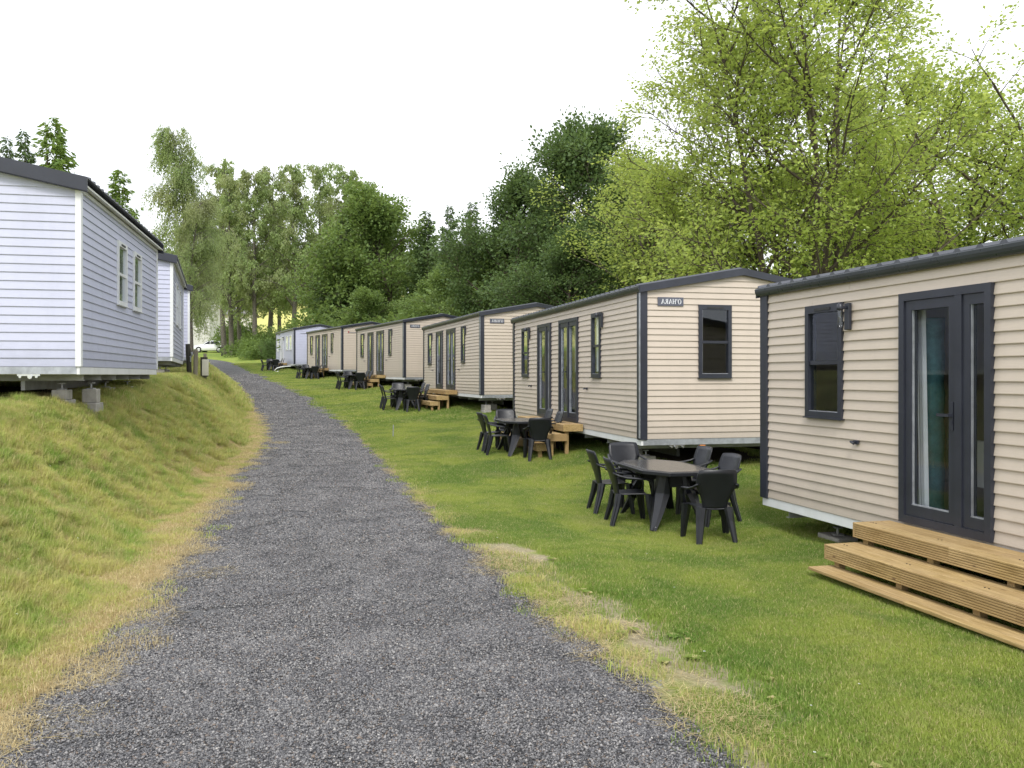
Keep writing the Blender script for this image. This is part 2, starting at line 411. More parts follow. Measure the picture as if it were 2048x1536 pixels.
def ground_z(X, Y):
    z = height(X, Y)
    ins = np.minimum(X - XL(Y), XR(Y) - X)
    return z - .06 * smooth(ins / .25)
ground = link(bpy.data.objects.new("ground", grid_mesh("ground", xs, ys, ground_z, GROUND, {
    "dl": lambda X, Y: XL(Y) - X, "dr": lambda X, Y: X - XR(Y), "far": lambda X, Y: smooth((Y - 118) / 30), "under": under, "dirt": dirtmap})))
tag(ground, kind="structure", label="grass covered ground with a steep bank left of the gravel road")

ry = np.array(seg(-30, 0, 1) + seg(0, 14, .1) + seg(14, 40, .25) + seg(40, 113, .5)); nu = 40
u = np.linspace(0, 1, nu)[None]; Yr = ry[:, None] + u * 0
el_ = XL(Yr) - .06 + .07 * vnoise(Yr * 0 + 1, Yr, 2.3, 1) + .05 * vnoise(Yr * 0, Yr, 7.7, 4)
er_ = XR(Yr) + .06 + .07 * vnoise(Yr * 0 + 2, Yr, 2.1, 2) + .05 * vnoise(Yr * 0, Yr, 8.3, 7)
Xr_ = el_ + (er_ - el_) * u
edge = np.minimum(u, 1 - u)
Zr_ = height(Xr_, Yr) + .012 - .035 * (1 - smooth(edge / .05)) + .008 * vnoise(Xr_, Yr, 3.1, 2) + .012 * vnoise(Xr_, Yr, 1.2, 8)
road = link(bpy.data.objects.new("gravel_road", grid_from("gravel_road", Xr_, Yr, Zr_, ROAD)))
tag(road, kind="structure", label="dark grey gravel road curving away to the left uphill")

# ------------------------------------------------------------------ scattered stuff (gravel stones, grass) by geometry nodes
def scatter(name, label, P, N, rz, sc, idx, protos):
    """P points, N normals, rz spin, sc scale, idx proto index"""
    me = bpy.data.meshes.new(name); me.vertices.add(len(P)); me.vertices.foreach_set("co", P.astype(np.float32).ravel())
    for k, ty, d in (("nrm", 'FLOAT_VECTOR', N), ("spin", 'FLOAT', rz), ("siz", 'FLOAT', sc), ("pid", 'INT', idx)):
        a = me.attributes.new(k, ty, 'POINT')
        a.data.foreach_set("vector" if ty == 'FLOAT_VECTOR' else "value", (d.astype(np.int32) if ty == 'INT' else d.astype(np.float32)).ravel())
    o = link(bpy.data.objects.new(name, me)); tag(o, label=label, kind="stuff")
    ng = bpy.data.node_groups.new(name, 'GeometryNodeTree')
    ng.interface.new_socket("Geometry", in_out='INPUT', socket_type='NodeSocketGeometry')
    ng.interface.new_socket("Geometry", in_out='OUTPUT', socket_type='NodeSocketGeometry')
    gi = ng.nodes.new("NodeGroupInput"); go = ng.nodes.new("NodeGroupOutput")
    jn = ng.nodes.new("GeometryNodeJoinGeometry")
    for p in reversed(protos):
        oi = ng.nodes.new("GeometryNodeObjectInfo"); oi.inputs["Object"].default_value = p; oi.inputs["As Instance"].default_value = True
        ng.links.new(oi.outputs["Geometry"], jn.inputs[0])
    ip = ng.nodes.new("GeometryNodeInstanceOnPoints")
    def at(nm, ty):
        a = ng.nodes.new("GeometryNodeInputNamedAttribute"); a.data_type = ty; a.inputs[0].default_value = nm; return a.outputs[0]
    al = ng.nodes.new("FunctionNodeAlignEulerToVector"); al.axis = 'Z'
    er = ng.nodes.new("ShaderNodeCombineXYZ"); ng.links.new(at("spin", 'FLOAT'), er.inputs[2])
    ng.links.new(er.outputs[0], al.inputs["Rotation"])
    ng.links.new(at("nrm", 'FLOAT_VECTOR'), al.inputs["Vector"])
    ng.links.new(gi.outputs[0], ip.inputs["Points"]); ng.links.new(jn.outputs[0], ip.inputs["Instance"])
    ip.inputs["Pick Instance"].default_value = True
    ng.links.new(at("pid", 'INT'), ip.inputs["Instance Index"])
    ng.links.new(al.outputs[0], ip.inputs["Rotation"]); ng.links.new(at("siz", 'FLOAT'), ip.inputs["Scale"])
    ng.links.new(ip.outputs[0], go.inputs[0])
    md = o.modifiers.new("scatter", 'NODES'); md.node_group = ng
    return o

def tri_mesh(name, V, F, mat, rnd=None, smooth_=False):
    """V (n,3) F (m,k) index array"""
    me = bpy.data.meshes.new(name); k = F.shape[1]
    me.vertices.add(len(V)); me.vertices.foreach_set("co", V.astype(np.float32).ravel())
    me.loops.add(F.size); me.loops.foreach_set("vertex_index", F.ravel().astype(np.int32))
    me.polygons.add(len(F)); me.polygons.foreach_set("loop_start", np.arange(0, F.size, k, dtype=np.int32))
    me.update(calc_edges=True); me.materials.append(mat)
    if rnd is not None:
        a = me.attributes.new("rnd", 'FLOAT', 'FACE'); a.data.foreach_set("value", rnd.astype(np.float32))
    if smooth_: me.shade_smooth()
    return me

def stone_mat():
    m, t, b = M_new("gravel_stone")
    r = nd(t, "ShaderNodeAttribute", attribute_name="rnd").outputs["Fac"]
    rp = nd(t, "ShaderNodeValToRGB"); rp.color_ramp.interpolation = 'CONSTANT'
    E_ = rp.color_ramp.elements
    cols = [(0, (.04, .04, .044)), (.16, (.07, .07, .076)), (.34, (.115, .114, .12)), (.55, (.16, .158, .16)), (.74, (.215, .21, .21)), (.87, (.17, .135, .11)), (.94, (.27, .26, .255)), (.985, (.46, .44, .41))]
    E_[0].position, E_[0].color = 0, (*cols[0][1], 1); E_[1].position, E_[1].color = cols[1][0], (*cols[1][1], 1)
    for p, c in cols[2:]: e = E_.new(p); e.color = (*c, 1)
    t.links.new(r, rp.inputs[0]); g = nd(t, "ShaderNodeNewGeometry").outputs["Position"]
    c = mixc(t, ramp(t, noise(t, .45, 5, .6, g), .35, .65), rp.outputs[0], (1.18, 1.17, 1.15), 'MULTIPLY')
    c = mixc(t, math_(t, 'MULTIPLY', ramp(t, noise(t, 1.6, 5, .65, g), .5, .7), .5), c, (.55, .55, .60), 'MULTIPLY')
    t.links.new(c, b.inputs["Base Color"]); b.inputs["Roughness"].default_value = .75
    return m
STONE = stone_mat()

rg = np.random.default_rng(7)
def gravel_patch(k, n=150, w_=.20, lo=.0036, hi=.0078):
    oct_ = np.array([(1,0,0),(0,1,0),(-1,0,0),(0,-1,0),(0,0,1),(0,0,-1)], float)
    fo = np.array([(0,1,4),(1,2,4),(2,3,4),(3,0,4),(1,0,5),(2,1,5),(3,2,5),(0,3,5)])
    V, F, RR = [], [], []
    for i in range(n):
        s = rg.uniform(lo, hi) * (1.5 if rg.random() < .06 else 1)
        v = oct_ * np.array([s * rg.uniform(.8, 1.5), s * rg.uniform(.7, 1.2), s * rg.uniform(.5, .8)]) + rg.normal(0, s * .18, (6, 3))
        a = rg.uniform(0, 6.28); c_, s_ = math.cos(a), math.sin(a)
        tl = rg.uniform(-.4, .4); ct, st_ = math.cos(tl), math.sin(tl)
        v = v @ np.array([[1, 0, 0], [0, ct, -st_], [0, st_, ct]]) @ np.array([[c_, -s_, 0], [s_, c_, 0], [0, 0, 1]])
        rr = w_ * .5 * math.sqrt(rg.random()) * 1.15; th = rg.uniform(0, 6.28)
        v += np.array([rr * math.cos(th), rr * math.sin(th), rg.uniform(0, .004)])
        F.append(fo + len(V) * 6); V.append(v); RR += [rg.random()] * 8
    o = bpy.data.objects.new("gravel_patch", tri_mesh("gravel_patch", np.concatenate(V), np.concatenate(F), STONE, np.array(RR)))
    return o
gp = [gravel_patch(k) for k in range(6)]

def normals_at(x, y, e=.08):
    dzx = (height(x + e, y) - height(x - e, y)) / (2 * e); dzy = (height(x, y + e) - height(x, y - e)) / (2 * e)
    n = np.stack([-dzx, -dzy, np.ones_like(x)], -1); return n / np.linalg.norm(n, axis=1, keepdims=True)
# road gravel: density falls with distance, patches grow
pts = []
for (y0, y1, dens, s0) in ((2.8, 6, 95, 1.0), (6, 9, 75, 1.0), (9, 13, 42, 1.25), (13, 18, 30, 1.4), (18, 25, 18, 1.7), (25, 34, 9, 2.1), (34, 46, 4, 2.6), (46, 60, 2, 3.)):
    n = int((y1 - y0) * 4.4 * dens * (1.5 if y0 < 5 else 1.15)); y = rg.uniform(y0, y1, n)
    xl, xr = XL(y), XR(y); x = xl - .15 + (xr - xl + .4) * rg.random(n)
    pts.append(np.stack([x, y, rg.uniform(.85, 1.2, n) * s0], -1))
# loose stones straying onto the verges
n = 700; y = rg.uniform(3, 15, n); side = rg.random(n) < .5
x = np.where(side, XL(y) - np.abs(rg.normal(0, .16, n)), XR(y) + np.abs(rg.normal(0, .18, n)))
pts.append(np.stack([x, y, rg.uniform(.8, 1.1, n)], -1))
G_ = np.concatenate(pts); x, y = G_[:, 0], G_[:, 1]
z = height(x, y) + .013 + .008 * vnoise(x, y, 3.1, 2) + .012 * vnoise(x, y, 1.2, 8) - .03 * (1 - smooth((np.minimum(x - XL(y), XR(y) - x) + .15) / .3))
scatter("gravel", "loose dark grey gravel stones covering the road", np.stack([x, y, z], -1), normals_at(x, y), rg.uniform(0, 6.28, len(x)), G_[:, 2], rg.integers(0, 6, len(x)), gp)

def blade_mat(name, mode):
    m, t, b = M_new(name)
    r = nd(t, "ShaderNodeAttribute", attribute_name="rnd").outputs["Fac"]
    if mode == 'straw':
        c = mixc(t, r, (.45, .35, .17), (.80, .68, .40))
    else:
        c = grass_colours(t, 0. if mode == 'lawn' else 1.)
        c = mixc(t, math_(t, 'MULTIPLY', r, .5), c, (.30, .40, .08))
        c = mixc(t, ramp(t, r, .86, .9, (0,) * 3, (.9,) * 3), c, (.66, .56, .29))
    t.links.new(c, b.inputs["Base Color"]); b.inputs["Roughness"].default_value = .6
    b.inputs["Specular IOR Level"].default_value = .25
    tl = nd(t, "ShaderNodeBsdfTranslucent"); t.links.new(c, tl.inputs[0])
    ms = nd(t, "ShaderNodeMixShader"); ms.inputs[0].default_value = .42
    out = t.nodes["Material Output"]
    t.links.new(b.outputs[0], ms.inputs[1]); t.links.new(tl.outputs[0], ms.inputs[2]); t.links.new(ms.outputs[0], out.inputs[0])
    return m
BL_LAWN = blade_mat("lawn_blades", 'lawn'); BL_BANK = blade_mat("bank_blades", 'bank'); BL_STRAW = blade_mat("straw_blades", 'straw')

def blades_proto(name, n, rad, h0, h1, wid, lean, mat, flat=False):
    a = rg.uniform(0, 6.28, n); r_ = rad * np.sqrt(rg.random(n)); x0, y0 = r_ * np.cos(a), r_ * np.sin(a)
    h = rg.uniform(h0, h1, n); d = rg.uniform(0, 6.28, n); le = rg.uniform(.1, 1, n) * lean * h
    fx, fy = np.cos(d), np.sin(d); wx, wy = -fy * wid / 2, fx * wid / 2
    if flat:
        z1 = np.full(n, .004) + rg.random(n) * .012; z2 = rg.random(n) * .02 + .004; b0 = rg.random(n) * .008
        m1, m2 = h * .5, h
    else:
        z1, z2 = h * .6, h * np.sqrt(np.maximum(.1, 1 - (le / h) ** 2 * .5)); b0 = np.full(n, -.01); m1, m2 = le * .35, le
    A = np.stack([x0 - wx, y0 - wy, b0], -1); B = np.stack([x0 + wx, y0 + wy, b0], -1)
    C_ = np.stack([x0 + fx * m1 + wx * .8, y0 + fy * m1 + wy * .8, z1], -1); D = np.stack([x0 + fx * m1 - wx * .8, y0 + fy * m1 - wy * .8, z1], -1)
    E1 = np.stack([x0 + fx * m2, y0 + fy * m2, z2], -1)
    V = np.stack([A, B, C_, D, E1], 1).reshape(-1, 3); i = np.arange(n)[:, None] * 5
    F = np.concatenate([i + np.array([[0, 1, 2]]), i + np.array([[0, 2, 3]]), i + np.array([[3, 2, 4]])], 0)
    rr = rg.random(n); return bpy.data.objects.new(name, tri_mesh(name, V, F, mat, np.concatenate([rr] * 3)))
lawn_p = [blades_proto("lawn_tuft", 420, .24, .018, .05, .0042, .9, BL_LAWN) for _ in range(5)]
lawn_far = [blades_proto("lawn_tuft_far", 420, .5, .03, .055, .011, .9, BL_LAWN) for _ in range(3)]
bank_p = [blades_proto("bank_tuft", 330, .22, .03, .115, .0045, 1.25, BL_BANK) for _ in range(5)] + [blades_proto("bank_clump", 130, .09, .10, .22, .005, .9, BL_BANK) for _ in range(2)]
bank_far = [blades_proto("bank_tuft_far", 300, .5, .06, .16, .012, 1.0, BL_BANK) for _ in range(3)]
straw_p = [blades_proto("straw_litter", 200, .22, .03, .14, .0026, 1, BL_STRAW, True) for _ in range(4)] + [blades_proto("dry_tuft", 210, .2, .012, .05, .0035, 1.3, BL_STRAW) for _ in range(2)] + [blades_proto("short_tuft", 150, .16, .015, .05, .004, 1.2, BL_BANK) for _ in range(2)]

# lawn, right of the road (not under the houses' middle)
def lawn_pts(n, y0, y1, xa, xb, keep):
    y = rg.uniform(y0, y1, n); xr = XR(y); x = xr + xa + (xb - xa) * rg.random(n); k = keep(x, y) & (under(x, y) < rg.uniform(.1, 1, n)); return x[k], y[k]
def dirtmask(x, y):
    k = dirtmap(x, y)
    for ox, oy in ((.14, 0), (-.14, 0), (0, .14), (0, -.14)): k = np.maximum(k, .8 * dirtmap(x + ox, y + oy))
    return (k < .30) | (rg.random(len(x)) < .05)
def cull(x, y): return np.abs(x / np.maximum(y, .1)) < .68
P_, I_, S_ = [], [], []
x, y = lawn_pts(16000, 3.4, 14, 0, 7.5, lambda x, y: dirtmask(x, y) & cull(x, y)); P_.append(np.stack([x, y], -1)); I_.append(rg.integers(0, 5, len(x))); S_.append(rg.uniform(.75, 1.15, len(x)))
x, y = lawn_pts(7500, 14, 26, 0, 9, lambda x, y: dirtmask(x, y)); P_.append(np.stack([x, y], -1)); I_.append(rg.integers(0, 5, len(x))); S_.append(rg.uniform(1.0, 1.4, len(x)))
x, y = lawn_pts(7000, 26, 72, .1, 11, lambda x, y: x == x); P_.append(np.stack([x, y], -1)); I_.append(rg.integers(5, 8, len(x))); S_.append(rg.uniform(1.0, 1.5, len(x)))
P_ = np.concatenate(P_); x, y = P_[:, 0], P_[:, 1]
scatter("lawn_grass", "short mown lawn grass between the road and the beige homes", np.stack([x, y, height(x, y)], -1), normals_at(x, y), rg.uniform(0, 6.28, len(x)), np.concatenate(S_), np.concatenate(I_), lawn_p + lawn_far)
# bank and shelf, left of the road
P_, I_, S_ = [], [], []
def bank_pts(n, y0, y1, da, db, ids, s0, s1, keep=None):
    y = rg.uniform(y0, y1, n); x = XL(y) - da - (db - da) * rg.random(n)
    d = XL(y) - x; v = vnoise(x, y, 1.9, 21) + .5 * vnoise(x, y, 5.1, 22)
    k = (d > np.where(y < 7, .08, np.where(y < 14, .22, .5)) + np.where(y < 7, .12, .30) * v + .35 * (vnoise(x, y, 4.1, 23) > .1)) & (v > -.62) & (np.abs(x / np.maximum(y, .1)) < .75)
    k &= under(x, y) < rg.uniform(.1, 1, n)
    if keep is not None: k &= keep(x, y)
    x, y = x[k], y[k]; P_.append(np.stack([x, y], -1)); I_.append(rg.choice(ids, len(x))); S_.append(rg.uniform(s0, s1, len(x)))
bank_pts(13000, 3.6, 14, .15, 6, [0, 1, 2, 3, 4], .5, .95)
bank_pts(1500, 3.6, 14, .6, 6, [5, 6], .45, .9, lambda x, y: vnoise(x, y, 2.6, 31) > .1)
bank_pts(5000, 14, 30, .3, 6.5, [0, 1, 2, 3, 4], .8, 1.3)
bank_pts(400, 14, 30, .6, 6, [5, 6], .7, 1.1, lambda x, y: vnoise(x, y, 2.6, 31) > .1)
bank_pts(4500, 30, 76, .3, 9, [7, 8, 9], 1.0, 1.5)
y = rg.uniform(3.6, 26, 2600); x = XL(y) - rg.uniform(-.1, .8, 2600); k = vnoise(x, y, 3.3, 41) + .6 * vnoise(x, y, 8.1, 42) > .35
P_.append(np.stack([x[k], y[k]], -1)); I_.append(rg.integers(0, 5, k.sum())); S_.append(rg.uniform(.3, .62, k.sum()))
P_ = np.concatenate(P_); x, y = P_[:, 0], P_[:, 1]
N_ = normals_at(x, y) * np.array([.25, .25, 1]); N_ /= np.linalg.norm(N_, axis=1, keepdims=True)
scatter("bank_grass", "rough long grass and weeds on the bank left of the road", np.stack([x, y, height(x, y)], -1), N_, rg.uniform(0, 6.28, len(x)), np.concatenate(S_), np.concatenate(I_), bank_p + bank_far)
# dry straw at the verges
y = np.concatenate([rg.uniform(3.5, 30, 3000), rg.uniform(3.5, 14, 2600)]); n = len(y)
x = XL(y) - np.clip(rg.normal(1, .5, n), -.3, 2.6) * np.where(y < 7, .22, .40) + (rg.random(n) < .04) * .45
y2 = rg.uniform(3.8, 30, 300); x2 = XR(y2) + np.abs(rg.normal(.05, .18, 300)); x = np.concatenate([x, x2]); y = np.concatenate([y, y2])
y4 = rg.uniform(3.6, 16, 900); x4 = XL(y4) - rg.uniform(.4, 3.5, 900); k = vnoise(x4, y4, 2.4, 51) > .15; x = np.concatenate([x, x4[k]]); y = np.concatenate([y, y4[k]])
y3 = rg.uniform(30, 75, 700); x3 = XL(y3) - rg.uniform(0, .6, 700); x = np.concatenate([x, x3]); y = np.concatenate([y, y3])
scatter("dry_straw", "dry pale straw lying along the road edges", np.stack([x, y, height(x, y) + .012], -1), normals_at(x, y), rg.uniform(0, 6.28, len(x)), rg.uniform(.6, 1.3, len(x)), np.where(x > XR(y) - .3, rg.choice([0, 1, 2, 3, 6, 7], len(x)), rg.choice([0, 1, 2, 3, 4, 5, 4, 5, 6, 7], len(x))), straw_p)
# low weed rosettes and clover flowers
def rosette(name, flower):
    V, F, rr = [], [], []
    n = 9 if not flower else 14
    for k in range(n):
        a = 6.28 * k / n + rg.uniform(-.3, .3); L_ = rg.uniform(.03, .06) if not flower else .008; w_ = L_ * .38
        f = np.array([math.cos(a), math.sin(a), 0]); s = np.array([-f[1], f[0], 0]); zb = 0 if not flower else .07
        v = [f * .003 + (0, 0, zb), f * L_ * .5 + s * w_ + (0, 0, zb + L_ * .12), f * L_ + (0, 0, zb + L_ * .02), f * L_ * .5 - s * w_ + (0, 0, zb + L_ * .12)]
        F.append(np.arange(4)[None] + len(V)); V += v; rr.append(rg.random())
    return bpy.data.objects.new(name, tri_mesh(name, np.array(V), np.concatenate(F), BL_LAWN if not flower else LETTER, np.array(rr)))
wp = [rosette("weed", False) for _ in range(3)] + [rosette("clover_flower", True)]
n = 520; y = rg.uniform(3.8, 22, n); rt = rg.random(n) < .45
x = np.where(rt, XR(y) + .1 + np.abs(rg.normal(0, 1.3, n)), XL(y) - .3 - np.abs(rg.normal(0, 2.0, n)))
idx = np.where(rg.random(n) < .22, 3, rg.integers(0, 3, n))
scatter("weeds", "small broad leaved weeds and white clover heads in the grass", np.stack([x, y, height(x, y) + .02], -1), normals_at(x, y), rg.uniform(0, 6.28, n), rg.uniform(.6, 1.2, n), idx, wp)

# ------------------------------------------------------------------ mobile homes
# local frame: x along the length (0 = end towards the camera), y: -g for homes right of the road / +g for homes left, z 0 = bottom of siding
HW, HH = 3.57, 2.4
CACHE = {}
def cm(key, builder):
    if key not in CACHE: CACHE[key] = builder()
    return CACHE[key]

def board_mesh(a0, a1, b0, b1, z0, z1, plane, mat, off=0.):
    """lapped siding board. plane(a, d, z) -> 3d point, a along the wall, d outward depth"""
    lp = .019 if mat is BEIGE else .017
    prof = [(0, z0), (lp, z0), (lp + .001, z0 + .006), (.004, z1), (0, z1)]
    A, B = [], []
    for d, z in prof:
        t_ = (z - z0) / (z1 - z0)
        A.append(plane(a0 + (b0 - a0) * t_, d + off, z)); B.append(plane(a1 + (b1 - a1) * t_, d + off, z))
    mb = MB(); n = len(prof)
    return mb.add(A + B, [tuple(range(n))[::-1], tuple(range(n, 2 * n))] + [(i, (i + 1) % n, n + (i + 1) % n, n + i) for i in range(n)])

def wall_boards(root, key, plane, length, pitch, rows, openings, mat, detail, roofz=None, x0=0., seed=1, joints=3.6):
    """one object per board when detail, otherwise one part of kind stuff"""
    rnd = random.Random(seed); merged = MB(); k_ = 0
    for r in range(rows):
        z0, z1 = r * pitch, (r + 1) * pitch
        segs = [(x0, length - x0)]
        for (o0, o1, oz0, oz1) in openings:
            if oz0 < z1 - .02 and oz1 > z0 + .02:
                ns = []
                for (s, e) in segs:
                    if o1 <= s or o0 >= e: ns.append((s, e)); continue
                    if o0 > s: ns.append((s, o0))
                    if o1 < e: ns.append((o1, e))
                segs = ns
        if roofz is not None:   # gable: clip to the slope
            def ext(z):
                if z <= HH: return (x0, length - x0)
                q = (z - HH) / roofz * length / 2
                return (max(x0, q), min(length - x0, length - q))
            e0, e1 = ext(z0), ext(z1)
            if e0[1] - e0[0] < .15: continue
        out = []
        for (s, e) in segs:
            cuts = [s]; p = s + rnd.uniform(.8, joints)
            if e - s > joints * .9:
                while p < e - .4: cuts.append(p); p += joints * rnd.uniform(.8, 1)
            cuts.append(e)
            for a, b in zip(cuts, cuts[1:]): out.append((a, b - (.003 if b < e - 1e-6 else 0)))
        for (a, b) in out:
            ta, tb = a, b
            if roofz is not None:
                if a < e1[0]: ta = min(e1[0], b - .02)
                if b > e1[1]: tb = max(e1[1], a + .02)
                a_, b_ = max(a, e0[0]), min(b, e0[1])
                if tb < ta: ta = tb = (ta + tb) / 2
            else: a_, b_ = a, b
            if b_ - a_ < .03: continue
            mb = board_mesh(a_, b_, ta, tb, z0, z1, plane, mat)
            if detail:
                me = cm((key, r, round(a, 3), k_), lambda mb=mb: mb.mesh("siding_board", mat)); k_ += 1
                obj("siding_board", me, None, root)
            else:
                n = len(merged.v); merged.v += [tuple(v) for v in mb.v]; merged.f += [tuple(i + n for i in f) for f in mb.f]
    if not detail:
        me = cm((key, "merged"), lambda: merged.mesh("siding", mat))
        o = obj("siding", me, None, root); o["kind"] = "stuff"

def window_part(root, key, plane, a0, a1, z0, z1, frame_m, blind=None, slot=True):
    def fr():
        mb = MB(); w_ = .062; zr = z0 + (z1 - z0) * .49
        def bx(p, q, r_, s_, d0, d1): 
            P = [plane(p, d0, r_), plane(q, d0, r_), plane(q, d0, s_), plane(p, d0, s_)]
            Q = [plane(p, d1, r_), plane(q, d1, r_), plane(q, d1, s_), plane(p, d1, s_)]
            mb.add(P + Q, [(0,3,2,1),(4,5,6,7),(0,1,5,4),(1,2,6,5),(2,3,7,6),(3,0,4,7)])
        bx(a0, a0 + w_, z0, z1, -.06, .042); bx(a1 - w_, a1, z0, z1, -.06, .042)
        bx(a0 + w_, a1 - w_, z0, z0 + w_, -.06, .042); bx(a0 + w_, a1 - w_, z1 - w_ * 1.35, z1, -.06, .042)
        bx(a0 + w_, a1 - w_, zr - .025, zr + .02, -.055, .028)
        bx(a0 - .012, a1 + .012, z0 - .014, z0 - .001, 0, .06)
        return mb.mesh("window", frame_m)
    wn = obj("window", cm((key, "wf"), fr), None, root)
    def quad(p, q, r_, s_, d, nm, mat):
        mb = MB(); mb.add([plane(p, d, r_), plane(q, d, r_), plane(q, d, s_), plane(p, d, s_)], [(0, 1, 2, 3)]); return mb.mesh(nm, mat)
    zr = z0 + (z1 - z0) * .49
    obj("pane", cm((key, "p1"), lambda: quad(a0 + .06, a1 - .06, z0 + .06, zr - .02, .006, "pane", GLASS)), None, wn)
    obj("pane", cm((key, "p2"), lambda: quad(a0 + .06, a1 - .06, zr + .015, z1 - .08, .012, "pane", GLASS)), None, wn)
    def bead():
        mb = MB()
        for (p, q, r_, s_) in ((a0 + .062, a0 + .070, z0 + .062, zr - .026), (a0 + .062, a0 + .070, zr + .021, z1 - .084), (a0 + .07, a1 - .062, z0 + .062, z0 + .070)):
            P = [plane(p, .013, r_), plane(q, .013, r_), plane(q, .013, s_), plane(p, .013, s_)]; Q = [plane(p, .03, r_), plane(q, .03, r_), plane(q, .03, s_), plane(p, .03, s_)]
            mb.add(P + Q, [(0,3,2,1),(4,5,6,7),(0,1,5,4),(1,2,6,5),(2,3,7,6),(3,0,4,7)])
        return mb.mesh("glazing_bead", GALV)
    obj("glazing_bead", cm((key, "bd"), bead), None, wn)
    if slot:
        def sl():
            c = (a0 + a1) / 2; mb = MB(); P = [plane(c - .14, .0425, z1 - .062), plane(c + .14, .0425, z1 - .062), plane(c + .14, .0425, z1 - .036), plane(c - .14, .0425, z1 - .036)]
            Q = [plane(c - .14, .052, z1 - .062), plane(c + .14, .052, z1 - .062), plane(c + .14, .052, z1 - .036), plane(c - .14, .052, z1 - .036)]
            mb.add(P + Q, [(0,3,2,1),(4,5,6,7),(0,1,5,4),(1,2,6,5),(2,3,7,6),(3,0,4,7)]); return mb.mesh("vent_slot", BLACKST)
        if a1 - a0 > .5: obj("vent_slot", cm((key, "vs"), sl), None, wn)
    if blind:
        obj("blind", cm((key, "bl", blind), lambda: quad(a0 + .05, a1 - .05, z1 - .05 - (z1 - z0 - .1) * blind, z1 - .06, -.05, "blind", CURT)), None, wn)
    return wn

def pbox(mb, plane, p, q, r_, s_, d0, d1):
    P = [plane(p, d0, r_), plane(q, d0, r_), plane(q, d0, s_), plane(p, d0, s_)]; Q = [plane(p, d1, r_), plane(q, d1, r_), plane(q, d1, s_), plane(p, d1, s_)]
    mb.add(P + Q, [(0,3,2,1),(4,5,6,7),(0,1,5,4),(1,2,6,5),(2,3,7,6),(3,0,4,7)]); return mb

def door_part(root, key, plane, a0, a1, z0, z1, frame_m, double, flip=True, curtain=None):
    """glazed door. Leaf at the far end (low a when flip), side light at the other"""
    W_ = a1 - a0
    if double: glass = [(a0 + .14, a0 + W_ / 2 - .07), (a0 + W_ / 2 + .07, a1 - .14)]; mull = (a0 + W_ / 2 - .035, a0 + W_ / 2 + .035)
    else: glass = [(a1 - .62, a1 - .15), (a0 + .085, a0 + .24)]; mull = (a1 - .70 - .08, a1 - .70)
    def fr():
        mb = MB(); w_ = .07
        pbox(mb, plane, a0, a0 + w_, z0, z1, -.08, .05); pbox(mb, plane, a1 - w_, a1, z0, z1, -.08, .05)
        pbox(mb, plane, a0 + w_, a1 - w_, z1 - w_, z1, -.08, .05); pbox(mb, plane, a0 + w_, a1 - w_, z0, z0 + w_, -.08, .05)
        pbox(mb, plane, mull[0], mull[1], z0 + w_, z1 - w_, -.07, .048)
        return mb.mesh("door", frame_m)
    d = obj("door", cm((key, "df"), fr), None, root)
    for k, (g0, g1) in enumerate(glass):
        def leaf(g0=g0, g1=g1, k=k):
            mb = MB()
            lo = a0 + .07 if g0 < mull[0] else mull[1]; hi = mull[0] if g0 < mull[0] else a1 - .07
            e = .003
            pbox(mb, plane, lo + e, g0, z0 + .073, z1 - .073, -.04, .034); pbox(mb, plane, g1, hi - e, z0 + .073, z1 - .073, -.04, .034)
            pbox(mb, plane, g0, g1, z0 + .073, z0 + .17, -.04, .034); pbox(mb, plane, g0, g1, z1 - .16, z1 - .073, -.04, .034)
            return mb.mesh("door_leaf", frame_m)
        obj("door_leaf", cm((key, "lf", k), leaf), None, d)
        def gl(g0=g0, g1=g1):
            mb = MB(); mb.add([plane(g0, .0, z0 + .17), plane(g1, .0, z0 + .17), plane(g1, .0, z1 - .16), plane(g0, .0, z1 - .16)], [(0, 1, 2, 3)]); return mb.mesh("pane", GLASS)
        obj("pane", cm((key, "gl", k), gl), None, d)
        def bead(g0=g0, g1=g1):
            mb = MB(); pbox(mb, plane, g1 - .010, g1, z0 + .18, z1 - .16, .003, .022); pbox(mb, plane, g0, g1, z0 + .17, z0 + .18, .003, .026); return mb.mesh("glazing_bead", GALV)
        obj("glazing_bead", cm((key, "gb", k), bead), None, d)
        if curtain:
            def cur(g0=g0, g1=g1):
                mb = MB(); n = 14; c0 = g0 + (g1 - g0) * (.45 if curtain == 1 else .2); c1 = g1 + .03; vs = []
                for i in range(n + 1):
                    a = c0 + (c1 - c0) * i / n; dd = -.12 + .02 * math.sin(i * 2.3)
                    vs += [plane(a, dd, z0 + .1 + (.0 if curtain != 3 else .9)), plane(a, dd + .004, z1 - .1)]
                mb.add(vs, [(2 * i, 2 * i + 2, 2 * i + 3, 2 * i + 1) for i in range(n)]); return mb.mesh("curtain", CURT, True)
            obj("curtain", cm((key, "cu", k, curtain), cur), None, d)
    def handle():
        mb = MB(); hx = mull[1] + .035 if not double else mull[1] + .03
        pbox(mb, plane, hx - .018, hx + .018, z0 + .88, z0 + 1.12, .034, .046)
        pbox(mb, plane, hx - .01, hx + .01, z0 + .995, z0 + 1.02, .046, .075); pbox(mb, plane, hx - .01, hx + .13, z0 + .995, z0 + 1.02, .075, .09)
        pbox(mb, plane, hx - .009, hx + .009, z0 + .93, z0 + .96, .046, .052)
        return mb.mesh("door_handle", DARK)
    obj("door_handle", cm((key, "hd"), handle), None, d)
    return d

